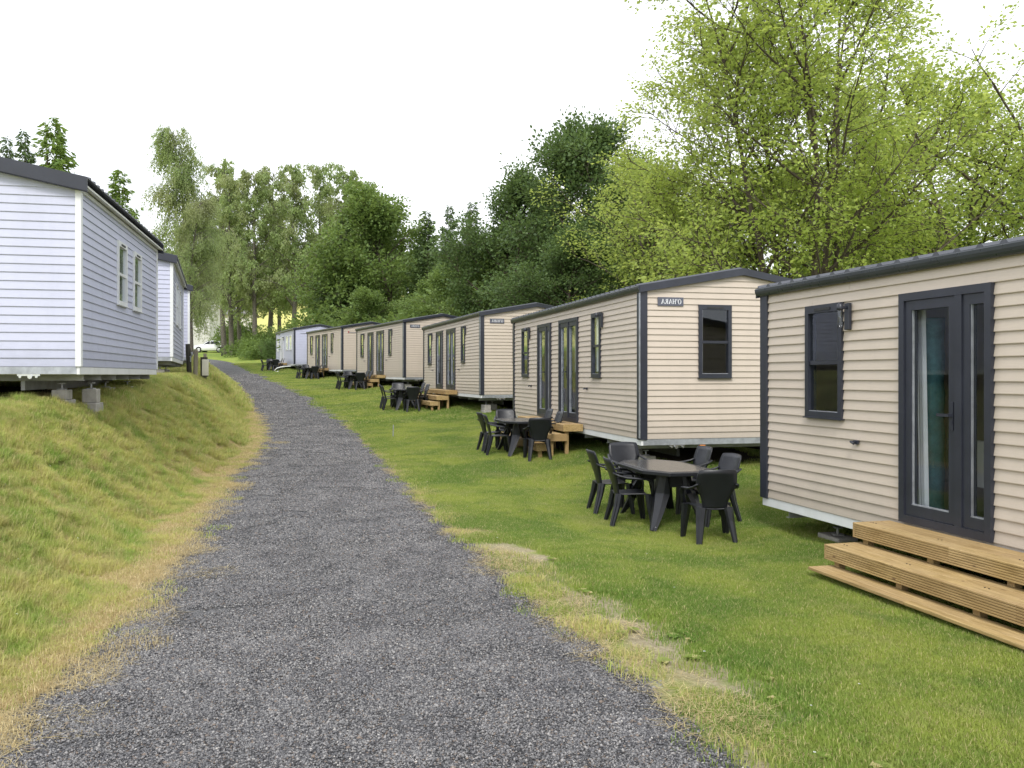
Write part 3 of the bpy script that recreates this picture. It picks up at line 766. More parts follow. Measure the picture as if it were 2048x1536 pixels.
def lantern(root, key, plane, a, z):
    def bk():
        mb = MB(); pbox(mb, plane, a - .04, a + .035, z - .02, z + .25, .022, .06); pbox(mb, plane, a - .012, a + .012, z + .19, z + .22, .06, .15); return mb.mesh("wall_lantern", DARK, bevel=.004)
    o = obj("wall_lantern", cm((key, "lt"), bk), None, root)
    def gl():
        mb = MB(); c = [plane(a, .13, z + q) for q in (.0, .01, .17, .185)]; mb.tube(c, [.015, .024, .024, .017], 10); return mb.mesh("lantern_glass", LAMPG, True)
    obj("lantern_glass", cm((key, "lg"), gl), None, o)
    def cap():
        mb = MB(); c = [plane(a, .13, z + q) for q in (.18, .20, .235, .25)]; mb.tube(c, [.034, .036, .03, .01], 10); return mb.mesh("lantern_cap", DARK, True)
    obj("lantern_cap", cm((key, "lc"), cap), None, o)

# serif capitals of the sign, unit height, as polygons (x right, y up)
def letter(ch):
    P = []
    def q(*p): P.append(p)
    def bar(x0, x1, y0=0, y1=1): q((x0, y0), (x1, y0), (x1, y1), (x0, y1))
    if ch == 'H':
        for x in (.12, .62): bar(x, x + .13); bar(x - .07, x + .20, 0, .05); bar(x - .07, x + .20, .95, 1)
        bar(.24, .64, .48, .54); return P, .87
    if ch == 'A':
        q((.02, 0), (.09, 0), (.42, .97), (.36, 1)); q((.62, 0), (.78, 0), (.46, 1), (.36, 1)); bar(.17, .62, .32, .38); bar(-.04, .17, 0, .05); bar(.54, .86, 0, .05); return P, .86
    if ch == 'R':
        bar(.12, .25); bar(.04, .34, 0, .05); bar(.04, .3, .95, 1)
        n = 10
        for i in range(n):
            a0, a1 = math.pi / 2 - math.pi * i / n, math.pi / 2 - math.pi * (i + 1) / n
            q((.38 + .20 * math.cos(a0) * .6, .74 + .21 * math.sin(a0)), (.38 + .20 * math.cos(a1) * .6, .74 + .21 * math.sin(a1)), (.38 + .27 * math.cos(a1), .74 + .26 * math.sin(a1)), (.38 + .27 * math.cos(a0), .74 + .26 * math.sin(a0)))
        bar(.25, .38, .95, 1); bar(.25, .38, .48, .53); q((.36, .5), (.48, .5), (.78, 0), (.62, 0)); bar(.60, .84, 0, .05); return P, .86
    if ch == 'O':
        n = 24
        for i in range(n):
            a0, a1 = 2 * math.pi * i / n, 2 * math.pi * (i + 1) / n
            f = lambda a, k: (.44 + (.40 if k else .26) * math.cos(a), .5 + (.53 if k else .47) * math.sin(a))
            q(f(a0, 0), f(a1, 0), f(a1, 1), f(a0, 1))
        return P, .9
    q((.1, .68), (.16, .68), (.24, 1.02), (.08, 1.02)); return P, .3

def sign_part(root, style, plane, g0, g1, z0, z1):
    if style == 'plate':
        o = obj("name_sign", cm(("sg", "pl"), lambda: pbox(MB(), plane, g0, g1, z0, z1, .015, .030).mesh("name_sign", SIGNP)), None, root)
        def lt():
            mb = MB(); h = (z1 - z0) * .56; tot = 0; items = []
            for ch in "O'HARA":
                P, adv = letter(ch); items.append((P, tot)); tot += adv + .04
            k = (g1 - g0) * .80 / tot; xe = g1 - (g1 - g0) * .085
            for P, off in items:      # the sign reads from right to left in the picture: mirrored
                for poly in P:
                    A = [plane(xe - (off + px) * k, .030, z0 + (z1 - z0) * .22 + py * h) for px, py in poly]; B = [plane(xe - (off + px) * k, .036, z0 + (z1 - z0) * .22 + py * h) for px, py in poly]
                    n = len(poly); mb.add(A + B, [tuple(range(n)), tuple(range(n, 2 * n))] + [(i, (i + 1) % n, n + (i + 1) % n, n + i) for i in range(n)])
            return mb.mesh("lettering", LETTER)
        obj("lettering", cm(("sg", "lt"), lt), None, o)
    else:
        def lt():
            mb = MB(); rnd = random.Random(4)
            n = 8; w_ = (g1 - g0) / n
            for i in range(n):
                a = g0 + i * w_; h = (z1 - z0) * rnd.uniform(.45, .7)
                pbox(mb, plane, a, a + w_ * .22, z0, z0 + h, .016, .03); pbox(mb, plane, a + w_ * .55, a + w_ * .75, z0, z0 + h, .016, .03); pbox(mb, plane, a + w_ * .2, a + w_ * .6, z0 + h * .4, z0 + h * .55, .017, .029)
            return mb.mesh("name_lettering", LET2)
        obj("name_lettering", cm(("sg", "l2"), lt), None, root)
        if style == 'red':
            obj("name_initial", cm(("sg", "l3"), lambda: pbox(MB(), plane, g0 - .09, g0 - .02, z0, z1, .016, .03).mesh("name_initial", LET3)), None, root)

def roof_part(root, key, L, rise, sgn, W, ov_e, ov_g, th, mat, ribs=True):
    """gabled sheet roof, ribs run down the slope. plane of eaves at z=HH+.02"""
    z0 = HH + .035
    def rf():
        xs_ = []; hs = []
        x = -ov_g; step = .25
        while x < L + ov_g - 1e-6:
            if ribs: xs_ += [x, x + .11, x + .135, x + .175, x + .20]; hs += [0, 0, .028, .028, 0]
            else: xs_ += [x]; hs += [0]
            x += step
        k = [i for i, v in enumerate(xs_) if v < L + ov_g]; xs_ = [xs_[i] for i in k] + [L + ov_g]; hs = [hs[i] for i in k] + [0]
        mb = MB(); vs = []
        sec = [(-ov_e, z0 - rise / (W / 2) * ov_e + th), (W / 2, z0 + rise + th), (W + ov_e, z0 - rise / (W / 2) * ov_e + th)]
        for xx, h in zip(xs_, hs):
            for g, z in sec: vs.append((xx, sgn * g, z + h))
        for xx in xs_:
            for g, z in sec: vs.append((xx, sgn * g, z - .012))
        n = len(xs_); fs = []
        for i in range(n - 1):
            for j in range(2):
                a = i * 3 + j; fs.append((a, a + 1, a + 4, a + 3)); b = n * 3 + a; fs.append((b, b + 3, b + 4, b + 1))
            fs.append((i * 3, i * 3 + 3, n * 3 + i * 3 + 3, n * 3 + i * 3)); fs.append((i * 3 + 2, n * 3 + i * 3 + 2, n * 3 + i * 3 + 5, i * 3 + 5))
        for e in (0, n - 1): fs.append((e * 3, e * 3 + 1, n * 3 + e * 3 + 1, n * 3 + e * 3)); fs.append((e * 3 + 1, e * 3 + 2, n * 3 + e * 3 + 2, n * 3 + e * 3 + 1))
        mb.add(vs, fs); return mb.mesh("roof", mat)
    return obj("roof", cm((key, "rf"), rf), None, root)

def home(kind, loc, yaw, tilt, L, side, label, detail=(True, True), signs=None, blinds=(None, None), curtains=(None, None), gwin=True, W=HW, extra=None, key=None, frame=None):
    """kind 'beige' or 'blue' ; detail = (long wall boards, gable boards) as single parts"""
    sg = -1 if side > 0 else 1                  # local y of +g
    root = empty("mobile_home", (loc[0], loc[1], loc[2] + ZO), (0, 0, 0), label, "mobile home", None)
    root.matrix_world = Matrix.Translation((loc[0], loc[1], loc[2] + ZO)) @ Matrix.Rotation(yaw + math.pi / 2, 4, 'Z') @ Matrix.Rotation(-tilt, 4, 'Y')
    root["group"] = "mobile homes along the gravel road"
    longp = lambda a, d, z: (a, -sg * d, z)                 # road side wall; outward = -g
    backp = lambda a, d, z: (a, sg * (W + d), z)
    nearp = lambda a, d, z: (-d, sg * a, z)
    farp = lambda a, d, z: (L + d, sg * a, z)
    mat = BEIGE if kind == 'beige' else BLUE
    trim = DARK if kind != 'blue' else WHITE
    key = key or kind; fm = frame or (DARK if kind == 'beige' else WHITE)
    right = side > 0
    pitch = .1 if kind == 'beige' else .1165
    rows = 24 if kind == 'beige' else 21
    ptch = HH / rows
    rise = .315 if right else .36
    r9 = lambda r: r * ptch
    if kind == 'beige':
        wins = [(L - 1.57, L - .92, r9(10), r9(22)), (L - 6.85, L - 6.35, r9(10), r9(22))]
        doors = [(L - 3.55, L - 2.45, r9(1), r9(22), False), (L - 5.5, L - 4.2, r9(1), r9(22), True)]
    elif kind == 'trim_blue':
        wins = [(7.3, 8.0, r9(9), r9(18)), (1.0, 1.9, r9(9), r9(18)), (2.7, 3.6, r9(9), r9(18))]
        doors = [(4.9, 6.2, r9(1), r9(18), True)]
    else:
        wins = extra or []; doors = []
    # --- inner shell with openings
    ops = [(a, b, c, d) for a, b, c, d in wins] + [(a, b, c, d) for a, b, c, d, _ in doors]
    gop = [(.99, 1.58, r9(10), r9(22))] if (gwin and kind == 'beige') else []
    def shell():
        mb = MB()
        def wallq(plane, length, openings):
            av = sorted(set([.0, length] + [o[0] for o in openings] + [o[1] for o in openings])); zv = sorted(set([0., HH] + [o[2] for o in openings] + [o[3] for o in openings]))
            for i in range(len(av) - 1):
                for j in range(len(zv) - 1):
                    ca, cz = (av[i] + av[i + 1]) / 2, (zv[j] + zv[j + 1]) / 2
                    if any(o[0] < ca < o[1] and o[2] < cz < o[3] for o in openings): continue
                    pbox(mb, plane, av[i], av[i + 1], zv[j], zv[j + 1], -.05, -.003)
        wallq(longp, L, ops); wallq(nearp, W, gop); wallq(farp, W, []); wallq(backp, L, [])
        pl = [(-.003, HH), (W + .003, HH), (W / 2, HH + rise)]
        for pf in (nearp, farp):
            mb.prism([pf(g, -.01, z) for g, z in pl], (0, 0, 0), (.03 if pf is nearp else -.03, 0, 0))
        mb.box((.05, sg * .05, 2.36), (L - .05, sg * (W - .05), 2.39))
        # inner partition
        mb.box((L - 1.9, sg * .06, .0), (L - 1.85, sg * (W - .06), 2.35)); mb.box((L - 5.9, sg * .06, .0), (L - 5.85, sg * (W - .06), 2.35))
        return mb.mesh("wall_panel", INNER)
    obj("wall_panel", cm((key, L, "shell"), shell), None, root)
    obj("floor", cm((key, L, "floor"), lambda: MB().box((.02, sg * .02, -.02), (L - .02, sg * (W - .02), .04)).mesh("floor", FLOORM)), None, root)
    # --- siding
    tw = .12 if right else .055
    wall_boards(root, (key, L, 'long', detail[0]), longp, L, ptch, rows, ops, mat, detail[0], None, tw, 3)
    wall_boards(root, (key, L, 'near', detail[1]), nearp, W, ptch, rows + 3, gop, mat, detail[1], rise, tw * .75, 5, 9.)
    wall_boards(root, (key, L, 'far'), farp, W, ptch, rows + 3, [], mat, False, rise, tw * .75, 6, 9.)
    wall_boards(root, (key, L, 'back'), backp, L, ptch, rows, [], mat, False, None, tw, 7)
    # --- corner trims
    for (pl, a0, a1) in ((longp, 0, tw), (longp, L - tw, L), (nearp, 0, tw * .75), (nearp, W - tw * .75, W), (farp, 0, tw * .75), (farp, W - tw * .75, W), (backp, 0, tw), (backp, L - tw, L)):
        nm = "corner_trim"
        if pl in (longp, backp): b0, b1 = a0, a1
        else: b0, b1 = a0 - (.034 if a0 == 0 else 0), a1 + (.034 if a1 == W else 0)
        obj(nm, cm((key, L, "ct", pl is longp, pl is nearp, pl is farp, a0), lambda: pbox(MB(), pl, b0, b1, -.012 if right else 0., HH - .005, -.002, .036).mesh(nm, trim if kind != 'trim_blue' else DARK, bevel=.004)), None, root)
    if right:   # thin pale joint strip between the two posts of the near corner
        obj("corner_strip", cm((key, "cs"), lambda: MB().box((-.040, sg * -.048, .02), (.004, sg * -.037, HH - .03)).mesh("corner_strip", GALV)), None, root)
    # --- roof, fascia, gutter
    sub = empty_part = None
    rf = roof_part(root, (key, L), L, rise, sg, W, .06 if right else .13, .05 if right else .08, .07 if right else .13, ROOFM)
    fh = .115 if right else .20
    def fascia(end):
        mb = MB(); ov = .05 if right else .10; e = .065 if right else .13
        xa = -ov if end == 0 else L + ov; xb = xa - (.03 if end == 0 else -.03)
        zt = HH + .035 + (.066 if right else .13); k = rise / (W / 2)
        for s in (0, 1):
            g0, g1 = (-e, W / 2) if s == 0 else (W / 2, W + e)
            za, zb = (zt - k * e, zt + rise) if s == 0 else (zt + rise, zt - k * e)
            P = [(xa, sg * g0, za), (xa, sg * g1, zb), (xa, sg * g1, zb - fh), (xa, sg * g0, za - fh)]
            mb.prism(P, (0, 0, 0), (xb - xa, 0, 0))
            # small return lip under the board
            P = [(xb + (.03 if end == 0 else -.03) * .0, sg * g0, za - fh), (xb, sg * g1, zb - fh), (xb, sg * g1, zb - fh + .012), (xb, sg * g0, za - fh + .012)]
            mb.prism(P, (0, 0, 0), ((.045 if right else .07) * (1 if end == 0 else -1), 0, 0))
        return mb.mesh("fascia", DARK)
    for e in (0, 1): obj("fascia", cm((key, L, "fa", e), lambda: fascia(e)), None, root)
    if right:
        def gutter():
            mb = MB(); n = 9; pr = []
            for i in range(n + 1):
                a = math.pi * (i / n); pr.append((-.045 - .045 * math.cos(a), HH + .075 - .085 * math.sin(a)))   # outer
            inner = [(g * .92 - .004, z + .008) for g, z in pr[::-1]]
            sec = pr + inner
            P = [(-.06, sg * g, z) for g, z in sec]; m = len(sec)
            vs = [(-.055, sg * (g), z) for g, z in sec] + [(L + .055, sg * g, z) for g, z in sec]
            fs = [(i, (i + 1) % m, m + (i + 1) % m, m + i) for i in range(m)]
            fs += [(i, i + 1, m - 2 - i, m - 1 - i) for i in range(n)] + [(m + i, m + m - 1 - i, m + m - 2 - i, m + i + 1) for i in range(n)]
            mb.add(vs, fs)
            for xx in (-.062, L + .055): mb.prism([(xx, sg * g, z) for g, z in pr], (0, 0, 0), (.007, 0, 0))
            return mb.mesh("gutter", GUT, False)
        obj("gutter", cm((key, L, "gt"), gutter), None, root)
        def gclips():
            mb = MB(); x = .1
            while x < L: mb.box((x, sg * .0, HH + .075), (x + .02, sg * -.084, HH + .080)); x += .5
            return mb.mesh("gutter_clip", DARK)
        o = obj("gutter_clip", cm((key, L, "gc"), gclips), None, root); o["kind"] = "stuff"
    else:
        obj("soffit", cm((key, L, "so"), lambda: MB().add([(-.06, sg * -.125, HH + .005), (L + .06, sg * -.125, HH + .005), (L + .06, sg * .0, HH + .03), (-.06, sg * .0, HH + .03), (-.06, sg * -.125, HH + .03), (L + .06, sg * -.125, HH + .03), (L + .06, 0, HH + .06), (-.06, 0, HH + .06)], [(0,3,2,1),(4,5,6,7),(0,1,5,4),(1,2,6,5),(2,3,7,6),(3,0,4,7)]).mesh("soffit", SOFF)), None, root)
        obj("frieze_board", cm((key, L, "fz"), lambda: MB().box((.0, sg * -.038, HH - .045), (L, sg * -.003, HH + .004)).mesh("frieze_board", WHITE)), None, root)
    # --- base: white skirt on the long side, galvanised on the gables
    obj("skirt_rail", cm((key, L, "sk"), lambda: MB().box((-.012, sg * -.012, -.105), (L + .012, sg * .03, -.002)).mesh("skirt_rail", WHITE, bevel=.003)), None, root)
    obj("skirt_rail", cm((key, L, "skb"), lambda: MB().box((-.012, sg * (W - .03), -.105), (L + .012, sg * (W + .012), -.002)).mesh("skirt_rail", WHITE)), None, root)
    for xx in (0, 1): obj("end_beam", cm((key, L, "eb", xx), lambda: MB().box(((-.014 if xx == 0 else L - .02), sg * .032, -.10), ((.02 if xx == 0 else L + .014), sg * (W - .032), -.004)).mesh("end_beam", GALV)), None, root)
    # joists: C sections across, chassis beams along, axle
    def joist(x):
        mb = MB(); y0, y1 = sg * .04, sg * (W - .04)
        mb.box((x, y0, -.19), (x + .008, y1, -.106)); mb.box((x + .008, y0, -.19), (x + .06, y1, -.182)); mb.box((x + .008, y0, -.114), (x + .06, y1, -.106)); return mb.mesh("joist", BEAM)
    nj = 7 if L > 7 else 6
    for i in range(nj):
        x = .42 + (L - .9) * i / (nj - 1); obj("joist", cm((key, L, "jo", i), lambda: joist(x)), None, root)
    def chassis(g):
        mb = MB(); mb.box((.3, sg * g, -.32), (L - .3, sg * (g + .05), -.194)); return mb.mesh("chassis_beam", BLACKST if right else BEAM)
    for g in (.75, W - .8): obj("chassis_beam", cm((key, L, "cb", g), lambda: chassis(g)), None, root)
    # lamps under the near gable
    def tl():
        mb = MB()
        for g in (.52, .60, .72): mb.tube([(.02, sg * g, -.135), (-.02, sg * g, -.135)], .018 if g != .60 else .03, 8)
        mb.box((.0, sg * .48, -.125), (.03, sg * .76, -.10)); return mb.mesh("rear_light", CHROME)
    obj("rear_light", cm((key, "tl"), tl), None, root)
    obj("marker_lens", cm((key, "ml"), lambda: MB().box((-.02, sg * 1.02, -.18), (.04, sg * 1.12, -.11)).mesh("marker_lens", ORANGE, bevel=.006)), None, root)
    # --- windows, doors, lanterns, taps
    for i, (a, b, c, d) in enumerate(wins): window_part(root, (key, L, "w", i), longp, a, b, c, d, fm, blinds[min(i, len(blinds) - 1)])
    for (a, b, c, d) in gop: window_part(root, (key, L, "gw"), nearp, a, b, c, d, fm, None)
    for i, (a, b, c, d, dbl) in enumerate(doors): door_part(root, (key, L, "d", i), longp, a, b, c, d, fm, dbl, True, curtains[min(i, len(curtains) - 1)])
    if kind == 'beige':
        lantern(root, (key, "l1"), longp, L - 1.68, 1.93); lantern(root, (key, "l2"), longp, L - 6.97 + .5 - .5, 1.93) if False else lantern(root, (key, "l2"), longp, L - 6.95, 1.93)
        for i, a in enumerate((L - 1.80, L - 6.05)):
            def tap(a=a):
                mb = MB(); pbox(mb, longp, a - .03, a + .03, .76, .80, .018, .04); mb.tube([longp(a + .01, .04, .785), longp(a + .01, .085, .785), longp(a - .05, .095, .77)], .012, 8); return mb.mesh("outside_tap", DARK)
            obj("outside_tap", cm((key, "tp", i), tap), None, root)
    if kind == 'trim_blue': lantern(root, (key, "l1"), longp, 4.6, 1.8)
    if signs: sign_part(root, signs, nearp, .27, .72, 2.17, 2.31) if signs == 'plate' else sign_part(root, signs, nearp, .45, 1.0, 2.13, 2.23)
    return root

hA = home('beige', (5.20, 1.97, -1.452), .25, 0, 8.8, 1, "nearest beige mobile home at the right edge with a teal fabric roll behind its door", blinds=(None, None), gwin=True)
hB = home('beige', (2.10, 14.185, -1.042), .234, 0, 8.8, 1, "second beige mobile home, its gable showing a dark window and name sign", signs='plate', blinds=(None, .95), curtains=(None, 3))
hC = home('beige', (-.934, 26.48, -.596), .297, 0, 8.8, 1, "third beige mobile home from the front, its doors behind the third set of chairs", (False, False), signs='plate', blinds=(.9, .95), curtains=(3, 1), key='beigeC')
hD = home('beige', (-4.717, 38.19, -.096), .407, .004, 8.8, 1, "fourth beige mobile home from the front with a small dark name sign", (False, False), signs='plate', blinds=(None, .9), curtains=(None, 1), key='beigeC')
hE = home('beige', (-9.862, 50.7, .319), .452, .006, 8.8, 1, "farthest beige mobile home, beside the pale blue one, with plain lettering on its gable", (False, False), signs='red', blinds=(None, .5), curtains=(None, 1), key='beigeC')
hF = home('trim_blue', (-15.24, 61.2, .772), .401, .005, 8.8, 1, "pale blue mobile home with dark corner posts ending the right hand row", (False, False), signs='grey', blinds=(.9, .9), curtains=(2, 2), gwin=False, frame=WHITE)
p_ = HH / 21
gwins = [(2.3, 3.0, p_ * 9, p_ * 18), (3.58, 4.3, p_ * 9, p_ * 18)]
hG = home('blue', (-5.836, 11.794, .112), .226, 0, 6.0, -1, "nearest pale blue mobile home on top of the bank at the left edge", (True, True), extra=gwins, blinds=(None, None), key='blueG')
hwins = [(1.9, 3.0, p_ * 8, p_ * 18), (4.0, 4.8, p_ * 8, p_ * 18)]
hH = home('blue', (-8.552, 21.994, .453), .324, 0, 7.0, -1, "second pale blue mobile home on the left bank, behind the nearest one", (True, True), extra=hwins, blinds=(.9, .9), key='blueH')
hI = home('blue', (-11.45, 31.0, .62), .40, 0, 7.0, -1, "third pale blue mobile home on the left, mostly hidden by the second", (False, False), extra=hwins, blinds=(.9, .9), key='blueI')
hJ = home('blue', (-14.9, 40.0, .98), .42, 0, 7.0, -1, "last pale blue mobile home on the left, a sliver near the timber posts", (False, False), extra=hwins, blinds=(.9, .9), key='blueI')

# things seen through the doors of the nearest home (parts of the place inside it)
def local(h, p): return h.matrix_world @ Vector(p)
def inside(nm, mb, mat, h, label, cat, smooth_=False):
    o = obj(nm, mb.mesh(nm, mat, smooth_)); o.matrix_world = h.matrix_world.copy(); tag(o, label, cat); return o
mb = MB(); n = 16; vs = []
for i in range(n + 1):
    a = 6.40 - .17 * i / n; vs += [(a - .05, -.13 + .02 * math.sin(i * 1.9), .10), (a, -.13 + .02 * math.sin(i * 1.9), 2.1)]
mb.add(vs, [(2 * i, 2 * i + 2, 2 * i + 3, 2 * i + 1) for i in range(n)])
inside("curtain", mb, CURT, hA, "long white curtain hanging behind the glass door of the nearest home", "curtain", True)
mb = MB(); mb.tube([(6.335, -.29, .06 + k * .12) for k in range(17)], [.12 + .008 * math.sin(k * 2.1) for k in range(17)], 12)
inside("fabric_roll", mb, TEAL, hA, "tall teal quilted fabric roll standing behind the glass door", "fabric roll", True)
mb = MB(); mb.tube([(6.41, -.2, .06), (6.49, -.22, 1.3)], [.04, .02], 10)
inside("umbrella", mb, BLACKST, hA, "furled black umbrella leaning behind the left edge of the door", "umbrella", True)
hm = MB(); hm.box((6.30, -.95, .38), (6.80, -.86, .82))
inside("wall_heater", hm, HEAT, hA, "white wall heater seen through the narrow side light of the near door", "heater")

# ------------------------------------------------------------------ wooden steps by the doors
def steps(h, label, drop):
    root = empty("wooden_steps", (0, 0, 0), (0, 0, 0), label, "steps", "wooden steps in front of the home doors")
    root.matrix_world = h.matrix_world.copy()
    a0, a1 = 8.8 - 5.85, 8.8 - (2.16 if drop else 2.34)
    out = lambda a, d, z: (a, d, z)                     # local +y is towards the road for right hand homes
    zt = .083
    lev = [(zt, .04, .44, .137, 0.), (zt - .185, .36, .75, .137, .0), (zt - .37 if drop else zt - .375, .68, .97, .03 if not drop else .137, -.02)]
    rnd = random.Random(5)
    for k, (z, d0, d1, th, sh) in enumerate(lev):
        b0, b1 = a0 - sh, a1 - .012 * k
        wn = (d1 - d0 - .028) / 3
        for j in range(3):
            cuts = [b0, b0 + (b1 - b0) * rnd.uniform(.35, .65), b1]
            for p, q in zip(cuts, cuts[1:]):
                def plank(p=p, q=q, j=j):
                    mb = MB(); mb.box(out(p + .002, d0 + j * wn + .003, z - .027), out(q - .002, d0 + (j + 1) * wn - .003, z)); return mb.mesh("plank", WOOD, bevel=.003)
                obj("plank", cm(("pl", drop, k, j, round(p, 3)), plank), None, root)
        if th > .05:
            cuts = [b0, b0 + (b1 - b0) * (.3 + .08 * k), b0 + (b1 - b0) * (.66 + .05 * k), b1]
            for p, q in zip(cuts, cuts[1:]):
                def front(p=p, q=q):   # grooved decking board on edge
                    prof = []; nz = 7; zb = z - th
                    for i in range(nz):
                        h0 = zb + (z - zb) * i / nz; h1 = zb + (z - zb) * (i + 1) / nz; g = (h1 - h0)
                        prof += [(d1 - .009, h0), (d1, h0 + g * .2), (d1, h0 + g * .74), (d1 - .009, h1 - g * .03)]
                    sec = [(d1 - .028, zb)] + prof + [(d1 - .028, z)]
                    mb = MB(); mb.prism([(p + .001, d, zz) for d, zz in sec], (0, 0, 0), (q - p - .002, 0, 0)); return mb.mesh("front_board", WOOD)
                obj("front_board", cm(("fb", drop, k, round(p, 3)), front), None, root)
            for j in range(5):
                for q in (0, 1):
                    x = b0 + .08 + (b1 - b0 - .16) * j / 4 - .02 + .04 * q
                    o = obj('screw', cm(('scr',), lambda: MB().tube([(0, 0, 0), (0, 0, .003)], .006, 6).mesh('screw', BLACKST)), None, root); o.location = (x, (d0 + d1) / 2 + .04, z + .0005)
            for e, x in ((0, b0), (1, b1)):
                obj("end_board", cm(("en", drop, k, e), lambda: MB().box((x - .022 if e == 0 else x + .001, d0, z - th), (x - .001 if e == 0 else x + .022, d1 + .001, z)).mesh("end_board", WOOD, bevel=.003)), None, root)
            for j in range(5):
                x = b0 + .08 + (b1 - b0 - .16) * j / 4
                zb = z - th - (.05 if not drop else 0.0)
                zl = {0: z - th - (.16 if not drop else .50), 1: z - th - (.075 if not drop else .33), 2: z - th - .2}[k]
                obj("post", cm(("po", drop, k, j), lambda: MB().box((x - .035, d1 - .13, zl), (x + .035, d1 - .06, z - th - .001)).mesh("post", WOOD, bevel=.003)), None, root)
    return root
steps(hA, "long treated wood steps at the nearest home, cut off by the right picture edge", False)
steps(hB, "wooden steps half hidden by the second table, at the home with the dark gable window", True)
steps(hC, "wooden steps behind the third set of chairs from the front", True)
steps(hD, "wooden steps at the fourth beige home from the front", True)
steps(hE, "wooden steps at the farthest beige home", True)
steps(hF, "low wooden steps at the pale blue home at the end of the right row", True)

# ------------------------------------------------------------------ concrete blocks, jacks
def block(name, x, y, z, rz, sx, sy, sz, label):
    o = obj(name, cm(("blk", sx, sy, sz), lambda: MB().box((-sx / 2, -sy / 2, 0), (sx / 2, sy / 2, sz)).mesh(name, CONC, bevel=.008)))
    o.location = (x, y, z); o.rotation_euler = (0, 0, rz); tag(o, label, "concrete block", "concrete blocks propping the mobile homes"); return o
def jack(x, y, z0, z1, label):
    mb = MB(); mb.tube([(0, 0, 0), (0, 0, z1 - z0)], .014, 8); mb.box((-.05, -.05, 0), (.05, .05, .012)); mb.box((-.04, -.04, z1 - z0 - .012), (.04, .04, z1 - z0))
    o = obj("screw_jack", mb.mesh("screw_jack", BEAM)); o.location = (x, y, z0); tag(o, label, "screw jack", "screw jacks under the mobile homes")
def stack(h, s, g, sg, n, words, wide=.34, beam=-.225, top=.0):
    p = local(h, (s, sg * g, 0)); zb = gz(p.x, p.y) - .06; yaw = h.matrix_world.to_euler().z
    zt = local(h, (s, sg * g, beam)).z; H_ = max(.1, (zt - zb) - .09 - top); hb = H_ / n
    for k in range(n):
        wx = wide * (1.25 if k == 0 and n > 1 else 1)
        block("concrete_block", p.x, p.y, zb + k * hb, yaw + .05 * (k * 2 - 1), round(wx, 3), .20 if k else .24, round(hb - .002, 4), words + ("" if n == 1 else (", bottom of its stack" if k == 0 else (", top of its stack" if k == n - 1 else ", middle of its stack"))))
    jack(p.x, p.y, zb + H_, zt, "steel screw jack standing on the " + words)
stack(hG, .55, .35, 1, 2, "block under the near corner of the nearest blue home")
stack(hG, 1.2, .12, 1, 2, "block just right of the nearest blue home's corner stack", .30)
stack(hG, 3.2, .35, 1, 1, "block under the windows of the nearest blue home")
stack(hG, 4.5, .25, 1, 1, "block under the far end of the nearest blue home")
stack(hH, .35, .3, 1, 3, "block under the corner of the second blue home", .32)
stack(hH, 1.2, .2, 1, 2, "block behind the corner stack of the second blue home", .3)
stack(hA, 8.8 - .95, .35, -1, 1, "low block left of the nearest wooden steps", .42)
stack(hB, .55, .3, -1, 2, "block behind the nearest table, under a gable corner", .36)
stack(hB, 1.9, .6, -1, 1, "block between the second wooden steps and nearest table", .36)
stack(hC, .35, .25, -1, 2, "pale block under the gable corner behind the second table", .36)
stack(hC, .9, .6, -1, 1, "block left of the pale stack under the third home", .36)
stack(hB, .5, W_ if False else 3.0, -1, 2, "block in the dark right under the second home", .36)
stack(hD, .4, .3, -1, 1, "small block under the corner of the fourth beige home", .36)
stack(hE, .4, .3, -1, 1, "small block under the corner of the farthest beige home", .36)

# tow bar of the far blue home
mb = MB(); mb.tube([(.2, .2, -.16), (.2, .75, -.18), (.2, 1.15, -.30)], .035, 8); mb.tube([(1.6, .2, -.16), (.25, 1.1, -.3)], .03, 8); mb.tube([(.2, 1.15, -.30), (.2, 1.3, -.45), (.2, 1.18, -.58), (.2, 1.05, -.5)], .03, 8)
obj("tow_bar", mb.mesh("tow_bar", WHITE), None, hF)

# ------------------------------------------------------------------ garden tables and chairs
def curved_sheet(f, nu, nv, th):
    """f(u,v)->(point, normal) grid solid"""
    vs = []; 
    for s in (0, 1):
        for i in range(nu + 1):
            for j in range(nv + 1):
                p, n = f(i / nu, j / nv); vs.append(tuple(Vector(p) + Vector(n) * th * (s - .5)))
    m = (nu + 1) * (nv + 1); fs = []
    for i in range(nu):
        for j in range(nv):
            a = i * (nv + 1) + j; fs.append((a, a + 1, a + nv + 2, a + nv + 1)); fs.append((m + a, m + a + nv + 1, m + a + nv + 2, m + a + 1))
    for i in range(nu):
        a = i * (nv + 1); b = a + nv; fs.append((a, a + nv + 1, m + a + nv + 1, m + a)); fs.append((b, m + b, m + b + nv + 1, b + nv + 1))
    for j in range(nv):
        a = j; b = nu * (nv + 1) + j; fs.append((a, m + a, m + a + 1, a + 1)); fs.append((b, b + 1, m + b + 1, m + b))
    return vs, fs
